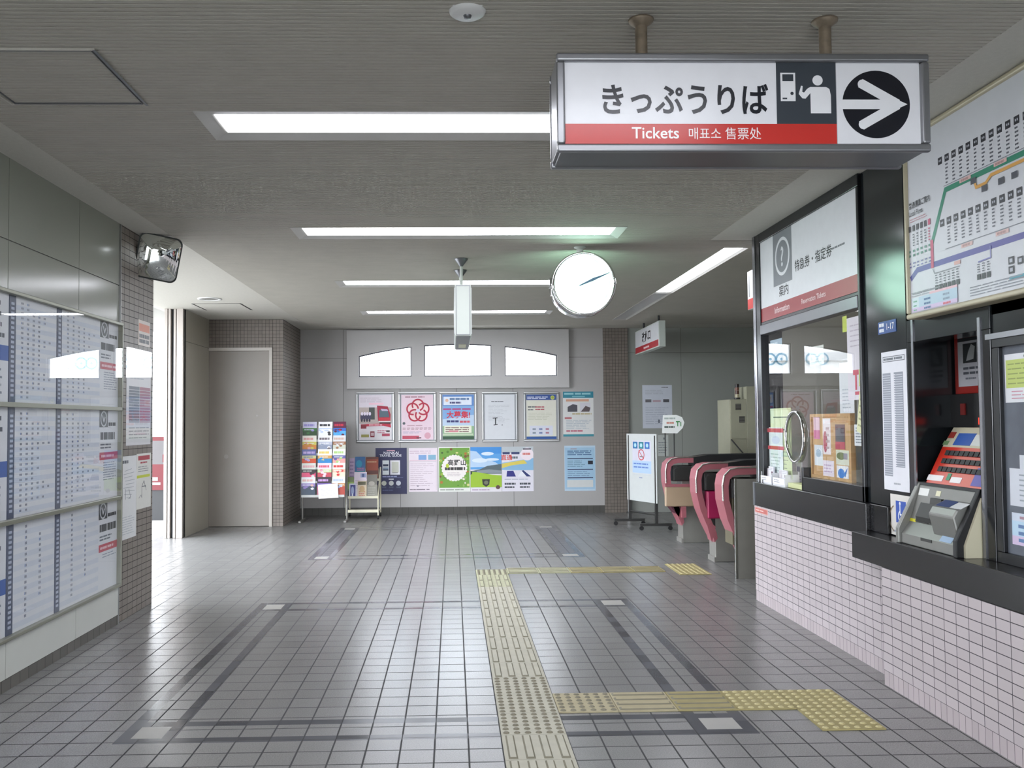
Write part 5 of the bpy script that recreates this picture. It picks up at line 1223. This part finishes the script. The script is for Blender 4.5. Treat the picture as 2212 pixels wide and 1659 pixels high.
nearp(3.30, 1.045, 3.85, 1.21, '#d3d6de', ln(6, '#9aa0aa'), 'white printed sheet, lower of two overlapping on the dark panel', x=2.473)
nearp(3.30, 0.875, 3.845, 1.015, '#cfd8e6', lambda s: (s.r(0, 0, 1, 0.28, '#d8c3e0'), s.r(0, 0.28, 1, 0.75, '#bcd8ea'), s.lines(0.08, 0.05, 0.55, 0.7, 3, '#5f7fb0', 0.5, l=2), s.lines(0.1, 0.78, 0.9, 0.95, 1, '#b08a9a', 0.5)), 'pastel fare table sheet at the bottom of the dark glazed panel')

# ---------------------------------------------------------------- ticket gates
m_gp = mat('gate_pink', '#a9626b', 0.33, var=0.05)
m_gm = mat('gate_magenta', '#b02258', 0.35, var=0.05)
m_gs = mat('gate_steel', '#98958f', 0.35, 0.35, var=0.06)
m_gd = mat('gate_dark', '#333231', 0.35)
m_gt = mat('gate_tan', '#b39a80', 0.4)
m_trimc = mat('gate_trim', '#b9b2ac', 0.25, 0.8)
def gate(x, y, label, kind):
    """x, y: foot of the near front edge; the cabinet runs in +x, its long near side faces -y"""
    D, L = 0.24, 1.75
    t = thing('ticket_gate', (x + 0.2, y + D / 2, 0), label, 'ticket gate', 'ticket gates in a row')
    w = MB(m_gs); w.box(x + 0.02, y + 0.012, 0, x + L, y + D - 0.012, 0.9); w.build('body', t, bev=0.006)
    outer = [(x - 0.0, 0.24), (x - 0.07, 0.38), (x - 0.13, 0.53), (x - 0.168, 0.70), (x - 0.172, 0.84), (x - 0.155, 0.93), (x - 0.10, 0.985), (x - 0.03, 1.0), (x + 0.16, 1.003)]
    inner = [(x + 0.03, 0.30), (x - 0.02, 0.42), (x - 0.075, 0.555), (x - 0.112, 0.71), (x - 0.116, 0.83), (x - 0.102, 0.895), (x - 0.07, 0.925), (x - 0.02, 0.936), (x + 0.16, 0.938)]
    w = MB(m_gp)
    for k in range(len(outer) - 1):
        w.prism([outer[k], outer[k + 1], inner[k + 1], inner[k]], 'y', y, y + D)
    w.prism([outer[0], inner[0], (x + 0.04, 0.24), (x + 0.01, 0.2)], 'y', y, y + D); w.build('front_arch', t)
    w = MB(m_trimc)
    for k in range(3, len(outer) - 1):
        (a, b_), (c_, d_) = outer[k], outer[k + 1]
        w.cyl((a, y, b_), (c_, y, d_), 0.009, n=8)
    w.build('edge_trim', t)
    w = MB(m_blackm); w.prism([(x + 0.16, 0.90), (x + 0.16, 1.003), (x + 0.35, 1.03), (x + L, 1.045), (x + L, 0.90)], 'y', y, y + D); w.build('top_cover', t, bev=0.004)
    w = MB(m_trimc); w.cyl((x + 0.16, y + 0.012, 1.008), (x + L, y + 0.012, 1.05), 0.01, n=8); w.build('top_rail', t)
    w = MB(m_gd); w.box(x - 0.085, y + 0.01, 0.72, x + 0.14, y + D - 0.01, 0.9) ; w.prism([(x - 0.08, 0.73), (x - 0.08, 0.86), (x - 0.045, 0.89), (x + 0.13, 0.89), (x + 0.13, 0.73)], 'y', y - 0.022, y + 0.012); w.build('reader_housing', t, bev=0.006)
    if kind == 'magenta':
        w = MB(m_gm); w.box(x - 0.06, y - 0.014, 0.44, x + 0.15, y + 0.012, 0.718); w.box(x - 0.07, y + 0.012, 0.42, x + 0.02, y + D - 0.012, 0.72); w.build('flap_housing', t, bev=0.02, seg=3)
        w = MB(m_gd); w.prism([(x - 0.05, 0.44), (x + 0.02, 0.44), (x + 0.02, 0.33), (x - 0.01, 0.36)], 'y', y + 0.004, y + D - 0.004); w.build('recess', t)
        w = MB(m_gp); w.prism([(x - 0.065, 0.37), (x - 0.03, 0.40), (x + 0.02, 0.36), (x - 0.02, 0.20)], 'y', y - 0.006, y + 0.004); w.build('lower_guard', t)
    if kind == 'tan':
        w = MB(m_gt); w.box(x - 0.19, y - 0.06, 0.43, x + 0.19, y + 0.01, 0.685); w.build('flap_housing', t, bev=0.012, seg=3)
        w = MB(m_gp); w.box(x - 0.195, y - 0.065, 0.66, x + 0.19, y + 0.0, 0.69); w.box(x + 0.0, y - 0.055, 0.30, x + 0.05, y + 0.01, 0.43); w.build('pink_edge', t)
        w = MB(mat('gate_dark_pink', '#5a2438', 0.4)); w.prism([(x - 0.12, 0.43), (x + 0.0, 0.43), (x - 0.02, 0.30)], 'y', y, y + D); w.build('lower_guard', t)
    if kind == 'steel':
        w = MB(m_steel); w.box(x - 0.075, y - 0.03, 0.0, x - 0.05, y + 0.0, 0.905); w.build('corner_strip', t, bev=0.004)
        w = MB(m_gs); w.box(x - 0.05, y - 0.025, 0.0, x + 0.6, y - 0.001, 0.9); w.build('side_panel', t)
        w = MB(mat('gate_olive', '#6a6450', 0.45)); w.box(x - 0.084, y + 0.012, 0.30, x - 0.02, y + D - 0.012, 0.72); w.build('inner_panel', t)
    w = MB(m_gs); w.box(x + 0.005, y + 0.004, 0.0, x + 0.03, y + D - 0.004, 0.05); w.build('foot_plate', t)
    return t
gate(2.62, 7.95, 'nearest ticket gate, pink arch with a plain steel side panel', 'steel')
gate(2.63, 8.86, 'middle ticket gate with a bright magenta flap housing', 'magenta')
gate(2.67, 10.29, 'farthest ticket gate with a tan box on its side', 'tan')

t = thing('arrow_sign', (2.6, 10.40, 1.0), 'white arrow-shaped plate on two thin rods above the farthest gate', 'sign')
pl = [(2.49, 1.287), (2.505, 1.50), (2.66, 1.503), (2.73, 1.475), (2.757, 1.41), (2.735, 1.345), (2.67, 1.283)]
w = MB(mat('white_arrow_plate', '#e9ece9', 0.35)); w.prism(pl, 'y', 10.395, 10.405)  # plain white plate without emission
s = onback(2.49, 1.283, 2.757, 1.503, 10.3949, back=False, mb=w); s.lines(0.1, 0.72, 0.75, 0.9, 1, '#a9b3ae', 0.5); s.lines(0.2, 0.5, 0.6, 0.64, 1, '#c98a7a', 0.7); s.lines(0.1, 0.28, 0.65, 0.42, 1, '#5a6660', 0.7); s.r(0.68, 0.38, 0.72, 0.66, '#3a8a4a'); s.r(0.62, 0.6, 0.8, 0.66, '#3a8a4a'); s.r(0.82, 0.38, 0.86, 0.62, '#3a8a4a'); w.build('plate', t)
for x in (2.527, 2.635):
    w = MB(m_blackm); w.cyl((x, 10.41, 1.006 if x < 2.6 else 1.006), (x, 10.41, 1.40), 0.007, n=8); w.build('rod', t)

# no-smoking board
def BP(f, z, o=0.0):
    a, b_ = Vector((2.42, 12.14, 0)), Vector((2.68, 11.47, 0)); d = b_ - a; n = Vector((d.y, -d.x, 0)).normalized()
    if n.x > 0: n = -n
    return a + d * f + Vector((0, 0, z)) + n * o
t = thing('notice_stand', BP(0.5, 0), 'white no-smoking notice board on a black castored stand', 'board')
w = MB(mat('white_notice_board', '#bcbfb9', 0.3))
c8 = [BP(f, z, o) for o in (0.012, -0.012) for f, z in ((0, 0.35), (1, 0.35), (1, 1.26), (0, 1.26))]
w.add(c8, [(0, 1, 2, 3), (7, 6, 5, 4), (0, 4, 5, 1), (1, 5, 6, 2), (2, 6, 7, 3), (3, 7, 4, 0)]); w.build('board', t, bev=0.006)
a_ = BP(0, 0.35, 0.0125); U = (BP(1, 0) - BP(0, 0)).normalized()
s = Sheet(a_ + ZP * 0 , U, ZP, (BP(1, 0) - BP(0, 0)).length, 0.91, base='#c3c6c4', t=0.001)
s.r(0.2, 0.42, 0.82, 0.9, '#c9c7d3'); s.r(0.2, 0.42, 0.82, 0.6, '#a9c0e6', 2); s.lines(0.24, 0.48, 0.78, 0.58, 2, '#5d7ab8', 0.4, l=3)
for k, cc in enumerate(('#2f6fa0', '#2a7a86', '#3a6ab0')): s.r(0.22 + 0.2 * k, 0.78, 0.38 + 0.2 * k, 0.88, cc, 3); s.ell(0.3 + 0.2 * k, 0.83, 0.04, 0.03, '#a9d0e0', 4)
s.ring(0.5, 0.69, 0.062, 0.075, '#c8404a', 4, 28); s.line([(0.42, 0.75), (0.58, 0.63)], 0.012, '#c8404a', 5); s.r(0.45, 0.655, 0.56, 0.67, '#6a6a6e', 5)
s.r(0.2, 0.39, 0.82, 0.395, '#b9bcc4', 2); s.lines(0.42, 0.34, 0.56, 0.36, 1, '#7d88a8', 0.7); s.build('notice_sheet', t)
for f in (0.06, 0.94):
    p = BP(f, 0); w = MB(m_gd); w.box(p.x - 0.018, p.y - 0.018, 0.075, p.x + 0.018, p.y + 0.018, 1.24); w.build('upright', t)
    w = MB(m_gd); w.box(p.x - 0.22, p.y - 0.02, 0.055, p.x + 0.2, p.y + 0.02, 0.09); ft = w.build('foot', t)
    for dx in (-0.2, 0.18):
        w = MB(m_blackm); w.cyl((p.x + dx, p.y - 0.014, 0.028), (p.x + dx, p.y + 0.014, 0.028), 0.028, n=14); w.cyl((p.x + dx, p.y, 0.03), (p.x + dx, p.y, 0.058), 0.008); w.build('castor', ft)
w = MB(m_gd); w.cyl(BP(0.06, 0.2), BP(0.94, 0.2), 0.014, n=10); w.build('crossbar', t)

t = thing('metal_post', (2.745, 13.7, 0), 'slim pale metal post standing against the narrow brick pillar', 'post')
w = MB(m_alu); w.cyl((2.745, 13.72, 0.02), (2.745, 13.72, 0.98), 0.018, n=14); w.build('tube', t)
w = MB(m_gd); w.cyl((2.745, 13.72, 0.0), (2.745, 13.72, 0.02), 0.038, n=18); w.build('base', t)

t = thing('equipment_cabinet', (4.2, 12.8, 0), 'cream metal equipment cabinet with grilles behind the ticket gates', 'cabinet')
m_cc = mat('cream_cabinet', '#b9b7a0', 0.45)
w = MB(m_cc); w.box(3.98, 12.52, 0, 4.62, 13.1, 1.735); w.box(4.22, 12.5, 0, 4.62, 12.52, 1.92); w.box(4.24, 12.52, 1.735, 4.62, 13.1, 1.92); w.build('body', t, bev=0.004)
w = MB(m_cc); w.box(3.99, 12.505, 1.545, 4.215, 12.52, 1.725); w.build('top_door', t)
w = MB(m_cc); w.box(3.99, 12.505, 1.17, 4.215, 12.52, 1.535); w.build('door', t)
w = MB(m_cc); w.box(3.99, 12.505, 0.1, 4.215, 12.52, 1.16); w.build('lower_door', t)
for x0, z0 in ((4.06, 1.58), (4.11, 1.40)):
    w = MB(m_gd); w.box(x0, 12.5025, z0, x0 + 0.08, 12.505, z0 + 0.09)
    for k in range(5): w.box(x0 + 0.004, 12.499, z0 + 0.008 + 0.017 * k, x0 + 0.076, 12.5025, z0 + 0.016 + 0.017 * k, m_gs)
    w.build('grille', t)
w = MB(m_gd); w.cyl((3.985, 12.49, 1.16), (4.12, 12.3, 0.93), 0.01, n=8); w.build('stay_bar', t)
t = thing('signal_tower', (4.15, 12.7, 1.735), 'small brown signal lamp tower on top of the cream cabinet', 'lamp')
w = MB(m_gd); w.cyl((4.15, 12.7, 1.7355), (4.15, 12.7, 1.765), 0.045); w.build('base', t)
for k, cc in enumerate(('#c9bfa0', '#5a3a30', '#7a4a3c', '#2a1c1c')):
    w = MB(mat('lamp_' + cc[1:], cc, 0.3)); w.cyl((4.15, 12.7, 1.765 + 0.05 * k), (4.15, 12.7, 1.812 + 0.05 * k), 0.03); w.build('lamp_segment', t)

# ---------------------------------------------------------------- tactile paving
m_tp = {'worn': mat('worn_cream_tactile', '#b1ad9c', 0.6, var=0.1, scale=14), 'cream': mat('cream_tactile', '#a79c7c', 0.6, var=0.1, scale=14), 'yellow': mat('yellow_tactile', '#9c9060', 0.6, var=0.1, scale=14), 'dull': mat('dull_olive_tactile', '#a9a888', 0.6, var=0.1, scale=14)}
m_relief_shade = mat('tactile_relief_shade', '#7a7563', 0.7, var=0.15)  # shade tone painted on bar sides and some studs for contrast
m_dot = mat('worn_dark_stud', '#77715f', 0.6, var=0.15)
m_ystud = mat('pale_yellow_stud', '#b9ae80', 0.5)  # studs paler than the yellow tile
def tactile(x, y, kind, col, label, along='y'):
    """x, y: near left corner of a 300 mm tile"""
    g = 0.0015
    w = MB(m_tp[col]); w.box(x + g, y + g, 0.0, x + 0.3 - g, y + 0.3 - g, 0.006)
    if kind == 'bars':
        for k in range(4):
            c = 0.0375 + 0.075 * k
            p = [(c - 0.02, 0.006), (c - 0.013, 0.011), (c + 0.013, 0.011), (c + 0.02, 0.006)]
            a, b_ = 0.012, 0.288
            q = lambda u, v, z: (x + u, y + v, z) if along == 'y' else (x + v, y + u, z)
            v = [q(p[0][0], a, .006), q(p[1][0], a + 0.01, .011), q(p[2][0], a + 0.01, .011), q(p[3][0], a, .006), q(p[0][0], b_, .006), q(p[1][0], b_ - 0.01, .011), q(p[2][0], b_ - 0.01, .011), q(p[3][0], b_, .006)]
            f = [(0, 1, 5, 4), (1, 2, 6, 5), (2, 3, 7, 6), (0, 3, 2, 1), (4, 5, 6, 7)]
            if along == 'y': f = [r[::-1] for r in f]
            w.add(v, f[1:2], m_tp[col]); w.add(v, f[:1] + f[2:], m_relief_shade)  # tops keep the tile colour, sides get the painted shade
    else:
        for i in range(6):
            for j in range(6):
                cx, cy = x + 0.025 + 0.05 * i, y + 0.025 + 0.05 * j
                v = [(cx + r * math.cos(math.pi * k / 4), cy + r * math.sin(math.pi * k / 4), z) for r, z in ((0.016, 0.006), (0.009, 0.0115)) for k in range(8)]
                w.add(v, [[k, (k + 1) % 8, 8 + (k + 1) % 8, 8 + k] for k in range(8)] + [[8 + k for k in range(8)]], {'worn': m_dot, 'cream': m_relief_shade, 'yellow': m_ystud, 'dull': m_relief_shade}[col])
    return tag(w.build('tactile_tile'), label, 'tactile tile', 'tactile paving tiles')
TX = 0.21
tactile(TX, 3.45, 'bars', 'worn', 'barred cream tactile tile cut by the bottom edge of the picture')
tactile(TX, 3.75, 'bars', 'worn', 'barred cream tactile tile just nearer than the three dotted tiles')
for k in range(3): tactile(TX, 4.05 + 0.3 * k, 'dots', 'worn', '%s of the three dotted cream tiles in the long strip, counted from near' % ORD[k])
for k in range(11): tactile(TX, 4.95 + 0.3 * k, 'bars', 'worn' if k < 9 else 'dull', '%s barred cream tile beyond the dotted ones in the long strip' % ORD[k])
tactile(TX, 8.25, 'dots', 'dull', 'dull dotted tile at the far end of the long tactile strip')
for k, (kd, cl) in enumerate((('dots', 'cream'), ('bars', 'cream'), ('bars', 'yellow'), ('dots', 'yellow'), ('dots', 'yellow'))):
    tactile(TX + 0.3 + 0.295 * k, 4.35, kd, cl, '%s %s tile of the near yellow side branch, counted from the long strip' % (ORD[k], 'dotted' if kd == 'dots' else 'barred'), 'x')
tactile(1.69, 4.05, 'dots', 'yellow', 'dotted yellow tile at the near end of the side branch, below its last tile')
for k in range(5): tactile(TX + 0.3 + 0.3 * k, 8.33, 'bars', 'dull' if k < 2 else 'yellow', '%s tile of the far yellow side branch toward the gates' % ORD[k], 'x')
tactile(2.1, 8.46, 'dots', 'yellow', 'dotted yellow tile at the end of far branch, farther of two')
tactile(2.1, 8.16, 'dots', 'yellow', 'dotted yellow tile at the end of far branch, nearer of two')
